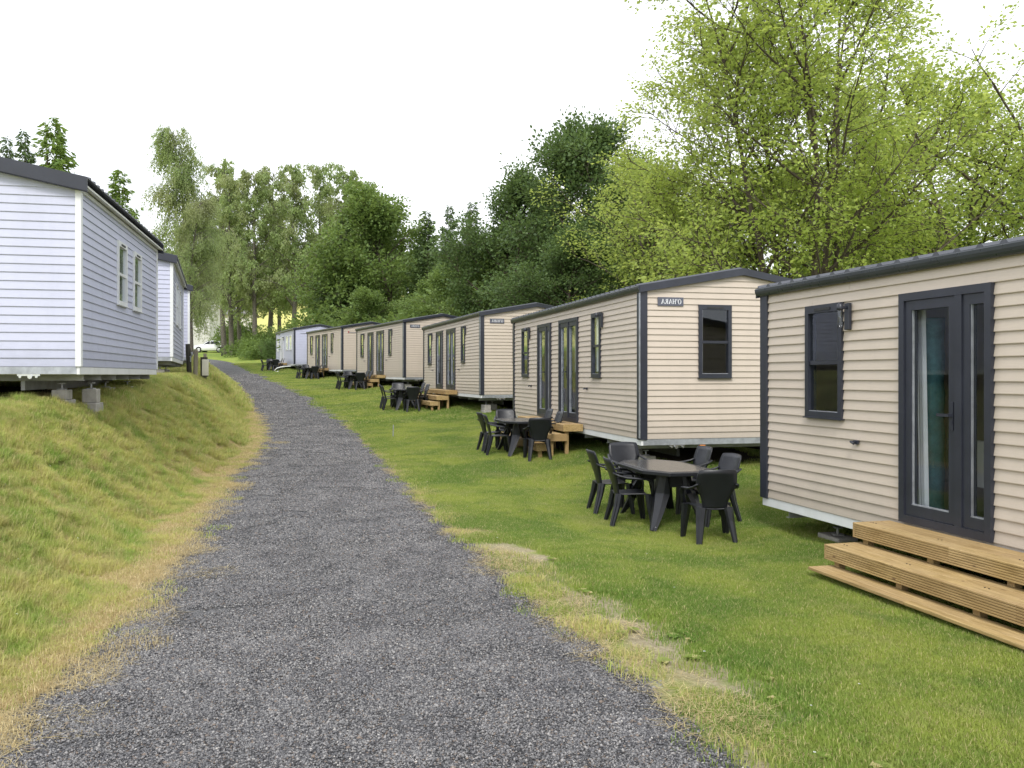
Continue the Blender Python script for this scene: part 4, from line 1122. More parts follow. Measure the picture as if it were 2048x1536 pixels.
def make_chair():
    root = empty("garden_chair")
    def back(u, v):       # u up, v across
        z = .405 + .455 * u; s = 2 * v - 1
        hw = np.interp(u, [0, .25, .45, .62, .9, 1], [.135, .155, .195, .235, .225, .205]); x = s * hw
        y = -.19 - .10 * u - .05 * u * u + .05 * s * s * (.4 + .6 * u)
        return (x, y, z + .012 * (1 - s * s) * (u > .95)), Vector((s * .25, 1, .25)).normalized()
    mb = MB(); mb.add(*curved_sheet(back, 10, 8, .014)); obj("backrest", mb.mesh("backrest", PLAST, True), None, root)
    def seat(u, v):
        s = 2 * v - 1; y = -.20 + .42 * u; hw = .175 + .06 * u - .02 * (u > .9); z = .425 - .014 * (1 - s * s) + .012 * u - .03 * max(0, u - .85) / .15
        return (s * hw, y, z), Vector((0, 0, 1))
    mb = MB(); mb.add(*curved_sheet(seat, 8, 6, .018)); 
    obj("seat", mb.mesh("seat", PLAST, True), None, root)
    for s in (-1, 1):
        mb = MB()
        mb.tube([(s * .222, -.27, .70), (s * .245, -.20, .665), (s * .268, -.10, .64), (s * .28, .02, .630), (s * .28, .14, .622), (s * .272, .20, .59), (s * .258, .225, .52), (s * .245, .215, .42)], [.026, .028, .030, .032, .031, .03, .03, .034], 8, (.95, .45))
        obj("armrest", mb.mesh("armrest", PLAST, True), None, root)
        mb = MB()   # front leg: an angled channel, broad at the seat
        for q, (ax, ay) in enumerate(((.0, .0), (s * .026, -.03))):
            mb.tube([(s * .215 + ax, .19 + ay, .43), (s * .228 + ax, .205 + ay, .28), (s * .25 + ax * .7, .24 + ay * .7, .0)], [.062, .048, .026], 6, (.85, .6))
        obj("leg", mb.mesh("leg", PLAST), None, root)
        mb = MB()
        for q, (ax, ay) in enumerate(((.0, .0), (s * .02, .032))):
            mb.tube([(s * .145 + ax, -.195 + ay, .43), (s * .165 + ax, -.225 + ay, .28), (s * .205 + ax * .7, -.30 + ay * .7, .0)], [.058, .044, .026], 6, (.85, .6))
        obj("leg", mb.mesh("leg", PLAST), None, root)
    return root
def make_table():
    root = empty("garden_table")
    def oct_(lx, ly, c): return [(-lx + c * 1.6, -ly), (lx - c * 1.6, -ly), (lx, -ly + c), (lx, ly - c), (lx - c * 1.6, ly), (-lx + c * 1.6, ly), (-lx, ly - c), (-lx, -ly + c)]
    mb = MB(); o1 = oct_(.83, .45, .22)
    mb.prism([(x, y, .675) for x, y in o1], (0, 0, 0), (0, 0, .045)); obj("table_rim", mb.mesh("table_rim", PLAST, bevel=.006), None, root)
    mb = MB(); o2 = oct_(.75, .38, .19); mb.prism([(x, y, .715) for x, y in o2], (0, 0, 0), (0, 0, .010)); obj("table_top", mb.mesh("table_top", TABT, bevel=.003), None, root)
    for sx in (-1, 1):
        for sy in (-1, 1):
            mb = MB()
            mb.tube([(sx * .40, sy * .15, .68), (sx * .44, sy * .19, .42), (sx * .52, sy * .27, .2), (sx * .60, sy * .36, .0)], [.13, .11, .08, .045], 6, (1.0, .5))
            mb.tube([(sx * .42, sy * .12, .68), (sx * .45, sy * .15, .42), (sx * .52, sy * .24, .2), (sx * .61, sy * .365, .0)], [.06, .05, .04, .024], 6, (.6, .9))
            obj("leg", mb.mesh("leg", PLAST), None, root)
    mb = MB(); mb.box((-.42, -.03, .60), (.42, .03, .69)); mb.box((-.44, -.18, .5), (-.38, .18, .69)); mb.box((.38, -.18, .5), (.44, .18, .69)); obj("apron", mb.mesh("apron", PLAST), None, root)
    return root
chair0 = make_chair(); table0 = make_table(); used = [False, False]
SETN = ["nearest garden table", "second garden table", "third garden table", "fourth garden table", "fifth garden table", "farthest garden table"]
def put(proto, i, x, y, rz, label, cat, group, sc=1., jit=None):
    o = proto if not used[i] else copy_tree(proto); used[i] = True
    o.location = (x, y, gz(x, y) - .006); o.rotation_euler = (0, 0, rz); o.scale = (sc,) * 3
    tag(o, label, cat, group); return o
SETS = [(1.93, 11.2, .20, 1.0), (.16, 17.95, .22, .97), (-3.78, 30.6, .28, 1.0), (-7.45, 41.2, .36, .96), (-12.3, 53.2, .4, .96), (-17.3, 63.2, .4, .96)]
for n_, (tx, ty, ya, sc) in enumerate(SETS):
    rnd = random.Random(40 + n_)
    put(table0, 1, tx, ty, ya + math.pi / 2, "dark grey plastic eight sided table, the " + SETN[n_].replace("garden table", "one from the camera") if n_ else "dark grey plastic eight sided table nearest the camera", "table", "dark garden tables on the lawn", sc)
    ux, uy = -math.sin(ya), math.cos(ya)       # away from the camera
    vx, vy = math.cos(ya), math.sin(ya)        # to the right
    spots = [(-1.22, .10, 0, "near end chair seen from behind"), (1.16, -.02, math.pi, "far end chair facing the camera"),
             (-.10, -.47, -math.pi / 2, "near road side chair"), (.72, -.45, -math.pi / 2, "far road side chair"),
             (-.38, .50, math.pi / 2, "near home side chair"), (.46, .50, math.pi / 2, "far home side chair")]
    for (a, b, r_, wd) in spots:
        x = tx + (ux * a + vx * b) * sc; y = ty + (uy * a + vy * b) * sc
        put(chair0, 0, x, y, ya + r_ + rnd.uniform(-.12, .12) + (-.12 if r_ == 0 else 0), "dark armchair, " + wd + ", at the " + SETN[n_], "garden chair", "dark plastic garden chairs round the tables", sc)

# ------------------------------------------------------------------ small things by the road
def thing_mesh(name, mb, mat, loc, label, cat, rz=0, smooth_=False, group=None):
    o = obj(name, mb.mesh(name, mat, smooth_)); o.location = loc; o.rotation_euler = (0, 0, rz); tag(o, label, cat, group); return o
x, y = -10.35, 28.0
mb = MB(); mb.tube([(.03, 0, -.1), (.01, 0, .35), (-.01, 0, .75), (-.03, 0, 1.02)], [.085, .08, .085, .07], 7); 
dp = thing_mesh("timber_post", mb, DKPOST, (x, y, gz(x, y)), "dark old round post with a meter clamp, leftmost of the posts by the road", "post")
mb = MB(); mb.tube([(.08, -.08, .6), (.15, -.08, .66), (.13, -.08, .76)], .03, 8); mb.tube([(.1, -.09, .6), (.1, -.09, .45)], .02, 6); obj("pipe_clamp", mb.mesh("pipe_clamp", GALV), None, dp)
x, y = -10.0, 27.6
mb = MB(); mb.tube([(.0, 0, -.1), (.02, 0, .4), (.03, 0, .9), (.03, 0, .96)], [.075, .072, .07, .05], 8)
thing_mesh("timber_post", mb, OLDW, (x, y, gz(x, y)), "weathered pale grey post in the middle of the group by the road", "post")
x, y = -9.92, 28.3
pb = empty("service_box", (x, y, gz(x, y)), (0, 0, .3), "cream service box with a dark back hung on a short stake", "service box")
obj("box_cover", MB().box((-.10, -.10, .28), (.10, .02, .80)).mesh("box_cover", BOXP, bevel=.01), None, pb)
obj("back_plate", MB().box((-.15, .025, .26), (.07, .06, .88)).mesh("back_plate", DKPOST), None, pb)
obj("stake", MB().box((-.06, .062, -.1), (.04, .12, 1.0)).mesh("stake", OLDW), None, pb)
obj("base_cap", MB().box((-.09, -.09, .25), (.09, .02, .278)).mesh("base_cap", DARK), None, pb)
x, y = -3.02, 22.2
mb = MB(); mb.tube([(0, 0, -.05), (.01, 0, .33)], [.014, .012], 6)
thing_mesh("marker_stake", mb, GALV, (x, y, gz(x, y)), "thin grey marker stake standing alone in the lawn", "stake")
x, y = -30.5, 92.
mb = MB(); mb.tube([(0, 0, -.1), (0, 0, .95)], [.1, .09], 8)
thing_mesh("bollard", mb, DKPOST, (x, y, gz(x, y)), "short dark wooden bollard in front of the white car", "bollard")

# ------------------------------------------------------------------ white car
def make_car(x, y, rz):
    root = empty("parked_car", (x, y, gz(x, y)), (0, 0, rz), "white hatchback car parked where the road bends behind the trees", "car")
    # stations along length: (x, z_low, z_belt, z_roof, half width belt, half width roof)
    st = [(-2.10, .40, .62, .64, .62, .50), (-1.95, .24, .78, .82, .80, .6), (-1.55, .20, .84, .90, .87, .68), (-.95, .18, .92, .98, .89, .70), (-.35, .18, .95, 1.36, .90, .60), (.15, .18, .96, 1.45, .90, .60), (.75, .18, .97, 1.45, .90, .60), (1.35, .20, .99, 1.33, .89, .58), (1.85, .26, 1.0, 1.06, .84, .62), (2.08, .38, .90, .92, .74, .60), (2.13, .5, .75, .76, .6, .5)]
    n = 12; vs = []
    for (X, zl, zb, zr, wb, wr) in st:
        sec = [(wb * .85, zl), (wb, zl + .1), (wb, (zl + zb) / 2), (wb * .985, zb), ((wb + wr) / 2 + .02, zb + (zr - zb) * .5), (wr, zb + (zr - zb) * .92), (wr * .5, zr)]
        sec = sec + [(-a, b) for a, b in sec[::-1]]
        vs += [(X, a, b) for a, b in sec]
    m = 14; fs = []
    for i in range(len(st) - 1):
        for k in range(m): fs.append((i * m + k, i * m + (k + 1) % m, (i + 1) * m + (k + 1) % m, (i + 1) * m + k))
    fs += [tuple(range(m))[::-1], tuple(range((len(st) - 1) * m, len(st) * m))]
    mb = MB(); mb.add(vs, fs); obj("body", mb.mesh("body", CARW, True), None, root)
    for s in (-1, 1):
        for wx in (-1.32, 1.30):
            mb = MB(); mb.tube([(wx, s * .70, .31), (wx, s * .90, .31)], .32, 20); w_ = obj("wheel", mb.mesh("wheel", RUBBER), None, root)
            mb = MB(); mb.tube([(wx, s * .901, .31), (wx, s * .915, .31)], [.21, .19], 16); obj("rim", mb.mesh("rim", CHROME), None, w_)
            mb = MB(); mb.tube([(wx, s * .69, .33), (wx, s * .893, .33)], .37, 20); obj("wheel_arch", mb.mesh("wheel_arch", BLACKST), None, root)
        def gl(pts_):
            mb = MB(); mb.add([(a, s * b, c) for a, b, c in pts_], [tuple(range(len(pts_)))]); return mb
        obj("side_window", gl([(-.62, .865, 1.0), (.12, .905, 1.0), (.12, .80, 1.36), (-.10, .785, 1.34)]).mesh("side_window", CARG), None, root)
        obj("side_window", gl([(.20, .905, 1.0), (1.0, .905, 1.02), (1.42, .86, 1.06), (1.0, .80, 1.32), (.20, .80, 1.37)]).mesh("side_window", CARG), None, root)
        mb = MB(); mb.tube([(-.55, s * .88, 1.0), (-.58, s * 1.02, 1.04)], [.05, .08], 8, (1, .8)); obj("mirror", mb.mesh("mirror", CARW, True), None, root)
        mb = MB(); mb.add([(-2.08, s * .50, .66), (-1.97, s * .80, .66), (-1.9, s * .81, .80), (-2.02, s * .5, .76)], [(0, 1, 2, 3)]); obj("headlight", mb.mesh("headlight", CHROME), None, root)
        mb = MB(); mb.box((-2.12, s * .35, .38), (-2.0, s * .62, .50)); obj("fog_lamp", mb.mesh("fog_lamp", BLACKST), None, root)
    mb = MB(); mb.add([(-.97, -.66, 1.0), (-.97, .66, 1.0), (-.40, .56, 1.345), (-.40, -.56, 1.345)], [(0, 1, 2, 3)]); obj("windscreen", mb.mesh("windscreen", CARG), None, root)
    mb = MB(); mb.box((-2.15, -.4, .52), (-2.06, .4, .60)); obj("grille", mb.mesh("grille", BLACKST), None, root)
    return root
make_car(-37.2, 108.5, R(-6))

# ------------------------------------------------------------------ far buildings
def house(x, y, rz, w_, d_, h_, rise, label, windows, z=None):
    root = empty("house", (x, y, (gz(x, y) if z is None else z) - .1), (0, 0, rz), label, "house", "far houses beyond the trees")
    mb = MB(); mb.box((-w_ / 2, -d_ / 2, -1), (w_ / 2, d_ / 2, h_)); mb.prism([(-w_ / 2, -d_ / 2 , h_), (-w_ / 2, d_ / 2, h_), (-w_ / 2, 0, h_ + rise)], (0, 0, 0), (w_, 0, 0))
    obj("wall", mb.mesh("wall", RENDERW), None, root)
    for s in (-1, 1):
        mb = MB(); P = [(-w_ / 2 - .3, s * (d_ / 2 + .4), h_ - rise * .4 / (d_ / 2)), (-w_ / 2 - .3, 0, h_ + rise), (-w_ / 2 - .3, 0, h_ + rise + .18), (-w_ / 2 - .3, s * (d_ / 2 + .4), h_ + .18 - rise * .4 / (d_ / 2))]
        mb.prism(P, (0, 0, .02), (w_ + .6, 0, .02)); obj("roof", mb.mesh("roof", TILEM), None, root)
    for (a, zc) in windows:
        f = obj("window", MB().box((a - .5, -d_ / 2 - .05, zc - .6), (a + .5, -d_ / 2 + .02, zc + .6)).mesh("window", DARK), None, root)
        obj("pane", MB().box((a - .42, -d_ / 2 - .06, zc - .52), (a + .42, -d_ / 2 - .051, zc + .52)).mesh("pane", CARG), None, f)
    return root
house(-45.4, 124, .05, 7.0, 7, 6.4, 1.6, "white rendered house wall behind the white car, half covered by birch leaves", [])
house(-45.0, 142, .1, 6, 6, 2.6, 1.2, "small pale outbuilding glimpsed between the trunks right of the white car", [(0.6, 1.6)])

# ------------------------------------------------------------------ trees
def leaf_mat(name, lo, hi, tr=.4, warm=None):
    m, t, b = M_new(name)
    r = nd(t, "ShaderNodeAttribute", attribute_name="rnd").outputs["Fac"]
    g = nd(t, "ShaderNodeNewGeometry").outputs["Position"]
    c = mixc(t, r, lo, hi)
    c = mixc(t, math_(t, 'MULTIPLY', ramp(t, noise(t, .7, 3, .5, g), .4, .65), .3), c, tuple(x * .75 for x in lo))
    if warm: c = mixc(t, math_(t, 'MULTIPLY', ramp(t, noise(t, .35, 3, .5, g), .45, .65), .7), c, warm)
    t.links.new(c, b.inputs["Base Color"]); b.inputs["Roughness"].default_value = .5; b.inputs["Specular IOR Level"].default_value = .3
    tl = nd(t, "ShaderNodeBsdfTranslucent"); t.links.new(mixc(t, .5, c, (hi[0] * 1.5, hi[1] * 1.35, hi[2])), tl.inputs[0])
    ms = nd(t, "ShaderNodeMixShader"); ms.inputs[0].default_value = tr
    t.links.new(b.outputs[0], ms.inputs[1]); t.links.new(tl.outputs[0], ms.inputs[2]); t.links.new(ms.outputs[0], t.nodes["Material Output"].inputs[0])
    return m
LF_BRIGHT = leaf_mat("fresh_green_leaves", (.22, .31, .06), (.47, .57, .16), .58)
LF_DARK = leaf_mat("dark_green_leaves", (.06, .11, .036), (.16, .24, .08), .4)
LF_MID = leaf_mat("mid_green_leaves", (.095, .16, .042), (.22, .31, .085), .4)
LF_BIRCH = leaf_mat("birch_leaves", (.17, .25, .09), (.35, .44, .18), .5, (.31, .32, .17))
LF_SPRUCE = leaf_mat("spruce_needles", (.05, .088, .03), (.13, .20, .06), .25)
LF_SPRUCE2 = leaf_mat("fresh_spruce_needles", (.10, .17, .038), (.25, .36, .08), .35)
BARK = plain("brown_bark", (.085, .065, .05), .95, 0, .4, 7, .8, 22, (3, 3, .5))
BARKB = plain("birch_bark", (.13, .115, .095), .9, 0, .6, 9, .5, 20, (1, 1, 2.5))

def leaves_mesh(name, P, D, size, asp, mat, seed, upbias=.6):
    """diamond leaves at P pointing along D"""
    r = np.random.default_rng(seed); n = len(P)
    D = D + 1e-6; D = D / np.linalg.norm(D, axis=1, keepdims=True)
    Nn = r.normal(0, 1, (n, 3)); Nn[:, 2] += upbias * 2; T = np.cross(D, Nn); T /= np.linalg.norm(T, axis=1, keepdims=True) + 1e-9
    s = size * r.uniform(.65, 1.25, n)[:, None]
    V = np.stack([P, P + D * s * .5 + T * s * asp * .5, P + D * s, P + D * s * .5 - T * s * asp * .5], 1)
    nn = np.cross(D, T); V[:, 1] += nn * s * .06; V[:, 3] += nn * s * .06
    F = np.arange(4 * n).reshape(-1, 4)
    return tri_mesh(name, V.reshape(-1, 3), F, mat, r.random(n))

class Tree:
    def __init__(s, seed): s.r = np.random.default_rng(seed); s.flat = 1; s.mb = MB(); s.LP = []; s.LD = []
    def branch(s, p, d, L, rad, nseg, wander, trop, sides=5, tip=.25):
        pts_ = [p]; q = p.copy(); dd = d / np.linalg.norm(d)
        for i in range(nseg):
            dd = dd + s.r.normal(0, wander, 3) + trop * np.array([0, 0, 1]) / nseg; dd /= np.linalg.norm(dd)
            q = q + dd * L / nseg; pts_.append(q.copy())
        rads = [rad * (1 - (1 - tip) * i / nseg) for i in range(nseg + 1)]
        s.mb.tube([tuple(v) for v in pts_], rads, sides, None, False)
        return np.array(pts_), rads
    def at(s, pts_, t):
        f = t * (len(pts_) - 1); i = min(int(f), len(pts_) - 2); d = pts_[i + 1] - pts_[i]
        return pts_[i] + d * (f - i), d / np.linalg.norm(d)
    def side_dir(s, d, ang, az_=None):
        a = s.r.normal(0, 1, 3); a -= d * a.dot(d); a /= np.linalg.norm(a)
        return d * math.cos(ang) + a * math.sin(ang)
    def leafspray(s, pts_, n, spread, droop=0.):
        for _ in range(n):
            p, d = s.at(pts_, s.r.uniform(.1, 1)); 
            o = s.r.normal(0, spread, 3) * (1, 1, s.flat); s.LP.append(p + o); v = o / (spread + 1e-6) * .6 + d + s.r.normal(0, .5, 3); v[2] -= droop; s.LD.append(v)

def broad_tree(seed, H, crown, stems, n1, n2, n3, nl, leaf, lmat, bark, spread=.16, up=.25, r0=.22, first=.25, ang=(.6, 1.1), asp=.6, lenf=1., droop=.3, shape=None, flat=1.):
    T = Tree(seed); r = T.r; T.flat = flat
    for k in range(stems):
        a = 6.28 * k / stems + r.uniform(-.4, .4); lean = 0 if stems == 1 else r.uniform(.08, .30)
        d = np.array([math.cos(a) * lean, math.sin(a) * lean, 1.]); p0 = np.array([math.cos(a), math.sin(a), 0]) * (r0 * .8 if stems > 1 else 0)
        hs = H * r.uniform(.86, 1.) if k else H
        tr_, rr = T.branch(p0 - np.array([0, 0, .3]), d, hs * .97, r0 * (1 if stems == 1 else .62), 12, .04, .15, 8, .10)
        for i in range(n1):
            t_ = first + (1 - first) * (i + r.random()) / n1
            p, dd = T.at(tr_, min(t_, .99)); tt = (t_ - first) / (1 - first)
            prof = shape(tt) if shape else math.sin(math.pi * min(1, .18 + tt * .80)) ** .8
            L = crown * prof * r.uniform(.75, 1.1) * lenf
            b1, _ = T.branch(p, T.side_dir(dd, r.uniform(*ang) * (1.1 - .45 * tt)), L, r0 * .26 * (1 - .6 * tt) + .012, 7, .10, up, 5, .2)
            for j in range(n2):
                tj = .22 + .78 * (j + r.random()) / n2; p2, d2 = T.at(b1, min(tj, .99))
                b2, _ = T.branch(p2, T.side_dir(d2, r.uniform(.5, 1.0)), L * (.45 * (1 - tj * .45)) * r.uniform(.7, 1.2), .013, 4, .14, up * .4, 4, .3)
                for m_ in range(n3):
                    p3, d3 = T.at(b2, r.uniform(.25, 1)); b3, _ = T.branch(p3, T.side_dir(d3, r.uniform(.4, .9)), .42 * r.uniform(.6, 1.4) * (crown / 4.), .006, 2, .2, -.1, 3, .4)
                    T.leafspray(b3, nl, spread, droop)
                T.leafspray(b2, nl // 2, spread, droop)
    return T, np.array(T.LP), np.array(T.LD), leaf, asp, lmat, bark
def finish(name, spec, seed):
    T, P, D, leaf, asp, lmat, bark = spec
    return (T.mb.mesh("trunk", bark, True), leaves_mesh("crown", P, D, leaf, asp, lmat, seed))
def weeping(seed, H, crown, n1, nstr, nl, leaf, bark=BARKB, long_=2.6, lmat=None, first=.22):
    T = Tree(seed); r = T.r
    tr_, _ = T.branch(np.array([0, 0, -.3]), np.array([r.normal(0, .02), r.normal(0, .02), 1.]), H, .20 * H / 15, 14, .018, .1, 7, .08)
    for i in range(n1):
        t_ = first + (1 - first) * (i + r.random()) / n1; p, dd = T.at(tr_, min(t_, .99)); tt = (t_ - first) / (1 - first)
        L = crown * (1.05 - .72 * tt) * r.uniform(.6, 1.1)
        b1, _ = T.branch(p, T.side_dir(dd, r.uniform(.45, .85)), L, .045 * (1 - .6 * tt) + .01, 6, .09, .1 - .5, 4, .2)
        for j in range(nstr):
            p2, d2 = T.at(b1, r.uniform(.2, 1)); off = r.normal(0, .18, 3) * (1, 1, .2)
            hang = long_ * r.uniform(.4, 1.2) * (1 - .45 * tt)
            b2, _ = T.branch(p2 + off, np.array([d2[0] * .7, d2[1] * .7, -.25]) + r.normal(0, .15, 3), hang, .006, 5, .05, -1.6, 3, .5)
            T.leafspray(b2, nl, .07, 1.6)
    return T, np.array(T.LP), np.array(T.LD), leaf, .5, lmat or LF_BIRCH, bark
def spruce(seed, H, base, rows_, leaf, lmat=LF_SPRUCE):
    T = Tree(seed); r = T.r
    T.branch(np.array([0, 0, -.3]), np.array([0, 0, 1.]), H, .016 * H, 10, .008, 0, 7, .05)
    nb = int(rows_ * 9)
    for k in range(nb):
        tt = 1 - (1 - (k + r.random()) / nb) ** .72; tt = min(.985, max(0, tt)); z = H * (.06 + .94 * tt)
        a = 6.28 * r.random(); L = base * (1 - tt) ** .8 * r.uniform(.62, 1.18) * (1 - .2 * math.exp(-tt * 12)) + .10
        d = np.array([math.cos(a), math.sin(a), .35 - .55 * (1 - tt)])
        b1, _ = T.branch(np.array([0, 0, z]), d, L, .018 * (1 - tt) + .006, 4, .07, .35, 3, .3)
        nf = int(10 + L * 17)
        for q in range(nf):
            t_ = r.uniform(.1, 1); p, dd = T.at(b1, t_); s_ = 1 if r.random() < .5 else -1
            sd_ = np.array([-dd[1], dd[0], 0]) * s_; w_ = abs(r.normal(0, .16)) * (1.15 - t_) * L
            T.LP.append(p + sd_ * w_ + r.normal(0, .05, 3) + (0, 0, -abs(r.normal(0, .10)))); T.LD.append(dd * r.uniform(.3, 1) + sd_ * r.uniform(.2, .9) + np.array([0, 0, -.45 - .5 * r.random()]))
    return T, np.array(T.LP), np.array(T.LD), leaf, .34, lmat, BARK
def shrub(seed, w_, d_, h_, n, leaf, lmat):
    T = Tree(seed); r = T.r
    for k in range(9):
        a = 6.28 * r.random(); T.branch(np.array([math.cos(a) * w_ * .1, math.sin(a) * d_ * .1, -.1]), np.array([math.cos(a) * .7, math.sin(a) * .7, 1.]), h_ * .8, .03, 4, .12, .1, 4)
    cl = int(14 + w_ * 5); cs = []
    for k in range(cl):
        a = 6.28 * r.random(); q = math.sqrt(r.random()); cs.append((math.cos(a) * q * w_ * .42, math.sin(a) * q * d_ * .42, h_ * r.uniform(.25, .85) * (1 - .45 * q)))
    cs = np.array(cs); ci = r.integers(0, cl, n); v = r.normal(0, 1, (n, 3)); v /= np.linalg.norm(v, axis=1, keepdims=True)
    rr = r.uniform(.5, 1.05, (n, 1)) ** .5 * np.array([[w_ * .17 + .15, d_ * .17 + .15, h_ * .2 + .1]]); P = cs[ci] + v * rr; P[:, 2] = np.maximum(P[:, 2], .02)
    return T, P, v + r.normal(0, .5, (n, 3)), leaf, .55, lmat, BARK

PROTO = {}
def P_new(k, spec, seed): PROTO[k] = finish(k, spec, seed)
P_new('bright', broad_tree(3, 13.2, 5.3, 6, 18, 10, 5, 15, .108, LF_BRIGHT, BARK, .14, .30, .16, .06, (.7, 1.2), .62, 1., .35, lambda t: 1.05 - .62 * t if t > .1 else .95, .5), 1)
P_new('bright2', broad_tree(14, 11.5, 4.3, 3, 16, 8, 4, 19, .112, LF_BRIGHT, BARK, .16, .35, .22, .12, (.6, 1.1)), 2)
P_new('dark', broad_tree(5, 11.0, 5.0, 1, 46, 10, 6, 17, .17, LF_DARK, BARK, .24, .2, .26, .06, (.85, 1.35), .7, 1., .2, lambda t: max(0, 1 - t ** 1.6) ** .6 * .95 + .12), 3)
P_new('mid', broad_tree(6, 9, 3.6, 1, 30, 8, 5, 14, .19, LF_MID, BARK, .22, .2, .2, .08, (.75, 1.2), .65, 1., .2, lambda t: (1 - t * t) ** .5 * .95 + .1), 4)
P_new('weep', weeping(7, 15.5, 4.0, 80, 17, 28, .145), 5)
P_new('birch', weeping(8, 17, 3.4, 64, 9, 22, .20, long_=1.5), 6)
P_new('birch2', weeping(9, 16, 3.7, 60, 10, 22, .20, long_=1.2, first=.25), 7)
P_new('spruce', spruce(10, 14, 2.9, 34, .34), 8)
P_new('spruce2', spruce(11, 13, 3.5, 34, .36, LF_SPRUCE2), 9)
P_new('shrub', shrub(12, 3.2, 2.2, 1.9, 3600, .16, LF_MID), 10)
P_new('hedge', shrub(13, 2.6, 2.0, 2.0, 6500, .10, LF_DARK), 11)
P_new('bush', shrub(15, 3.0, 2.4, 2.6, 5200, .17, LF_MID), 12)
def tree(kind, name, cat, px_x, y, top, label, group=None, rz=0, wid=1., zb=None, h0=None):
    """x,y = foot; top = world z of the crown top"""
    tm, cm_ = PROTO[kind]; hz = {'bright': 12.8, 'bright2': 11.2, 'dark': 11.0, 'mid': 9., 'weep': 15.3, 'birch': 16.8, 'birch2': 15.8, 'spruce': 13.8, 'spruce2': 12.8, 'shrub': 1.9, 'hedge': 2.0, 'bush': 2.6}[kind]
    z0 = gz(px_x, y) if zb is None else zb; sc = (top - z0) / hz
    o = empty(name, (px_x, y, z0), (0, 0, rz), label, cat, group, (sc * wid, sc * wid, sc))
    obj("stems" if kind in ('shrub', 'hedge', 'bush') else "trunk", tm, None, o); obj("foliage" if kind in ('shrub', 'hedge', 'bush') else "crown", cm_, None, o)
    return o
def PX(px, Y): return (px - 1024) / 1750 * Y
def TZ(py, Y): return ZO + (750 - py) / 1750 * Y
GR = "trees growing beyond the mobile homes"
tree('bright', "leafy_tree", "tree", PX(1615, 25), 25, TZ(-90, 25), "huge fresh green tree with many stems rising behind the two nearest beige homes", GR, .4, 1.12)
tree('bright2', "leafy_tree", "tree", PX(2010, 27), 27, TZ(20, 27), "fresh green tree cut by the upper right picture edge", GR, 1.0, 1.25)
tree('bright2', "leafy_tree", "tree", PX(1890, 32), 32, TZ(150, 32), "fresh green tree filling the gap between the huge tree and the right edge", GR, 3.1, 1.25)
tree('bright2', "leafy_tree", "tree", PX(1330, 33), 33, TZ(290, 33), "smaller yellow green tree left of the huge one, above the second home's roof", GR, 2.6, 1.25)
tree('mid', "leafy_tree", "tree", PX(1560, 44), 44, TZ(330, 44), "mid green tree glimpsed through the left side of the huge tree", GR, 1.5, 1.3)
tree('mid', "leafy_tree", "tree", PX(1800, 42), 42, TZ(360, 42), "mid green tree glimpsed low behind the huge tree's right side", GR, 2.5, 1.3)
tree('mid', "leafy_tree", "tree", PX(2040, 40), 40, TZ(300, 40), "mid green tree behind the roof at the right picture edge", GR, .5, 1.2)
tree('dark', "leafy_tree", "tree", PX(1165, 43), 43, TZ(285, 43), "tall dark green dome shaped tree behind the second and third homes", GR, .3, .98)
tree('dark', "leafy_tree", "tree", PX(1025, 46), 46, TZ(370, 46), "lower dark green tree leaning against the left of the dome shaped one", GR, 2.0, .98)
tree('dark', "leafy_tree", "tree", PX(1290, 40), 40, TZ(400, 40), "dark green tree in the gap between the dome shaped tree and the yellow green one", GR, 4.0, 1.1)
tree('mid', "leafy_tree", "tree", PX(955, 47), 47, TZ(470, 47), "light green low tree over the third home's roof", GR, .9, 1.0)
for i, (px, Y, top, k, lb, wd) in enumerate([
    (945, 66, 405, 'spruce', "slim dark spruce next to the lower dark tree", 1.05), (900, 70, 412, 'spruce', "dark spruce between two others above the fourth home's roof", 1.0),
    (853, 72, 422, 'spruce', "dark spruce with a pointed top right of the broad leafy clump", 1.1), (800, 74, 408, 'mid', "broad rounded leafy tree right of its twin, left of the spruces", 1.0),
    (738, 76, 402, 'mid', "broad rounded leafy tree left of its twin", 1.05), (690, 74, 425, 'spruce', "dark conifer at the left end of the conifer group", 1.2),
    (650, 78, 500, 'spruce', "low dark conifer in front of the birch row", 1.3)]):
    tree(k, "spruce_tree", "tree", PX(px, Y), Y, TZ(top, Y), lb, "conifers behind the right hand row", i * 1.3, wd)
for i, (px, Y, top, k, lb) in enumerate([
    (449, 97, 330, 'birch2', "slender birch just right of the weeping birch"), (464, 93, 352, 'birch', "birch over the left end of the shrubs by the bend"),
    (511, 92, 345, 'birch2', "birch with a rounded top, above the farthest table"), (535, 96, 342, 'birch', "birch standing over the far blue home's left end"),
    (583, 92, 335, 'birch2', "tall birch behind the far blue home's roof"), (640, 97, 328, 'birch', "tallest birch of the row, with the thin ragged top"),
    (688, 93, 340, 'birch2', "birch partly behind the conifer group"), (728, 97, 362, 'birch', "rightmost birch, its top above the conifers"),
    (480, 104, 400, 'birch', "birch standing back in the row, left of the middle"), (560, 106, 400, 'birch2', "birch standing back in the row, above the blue home"), (660, 108, 400, 'birch', "birch standing back in the row, by the tallest one")]):
    tree(k, "birch_tree", "tree", PX(px, Y), Y, TZ(top, Y), lb, "birches at the end of the site", i * .9, 1.15)
tree('weep', "birch_tree", "tree", PX(382, 62), 62, TZ(275, 62), "tall weeping birch behind the last blue homes on the left", "birches at the end of the site", .4, 1.0)
tree('weep', "birch_tree", "tree", PX(374, 57), 57, TZ(400, 57), "low weeping birch whose curtain hangs over the white car", "birches at the end of the site", 2.4, 1.0)
tree('spruce2', "spruce_tree", "tree", PX(103, 34), 34, TZ(238, 34), "bright green conifer above the nearest blue home's roof", "conifers behind the left hand row", 1, 1.0)
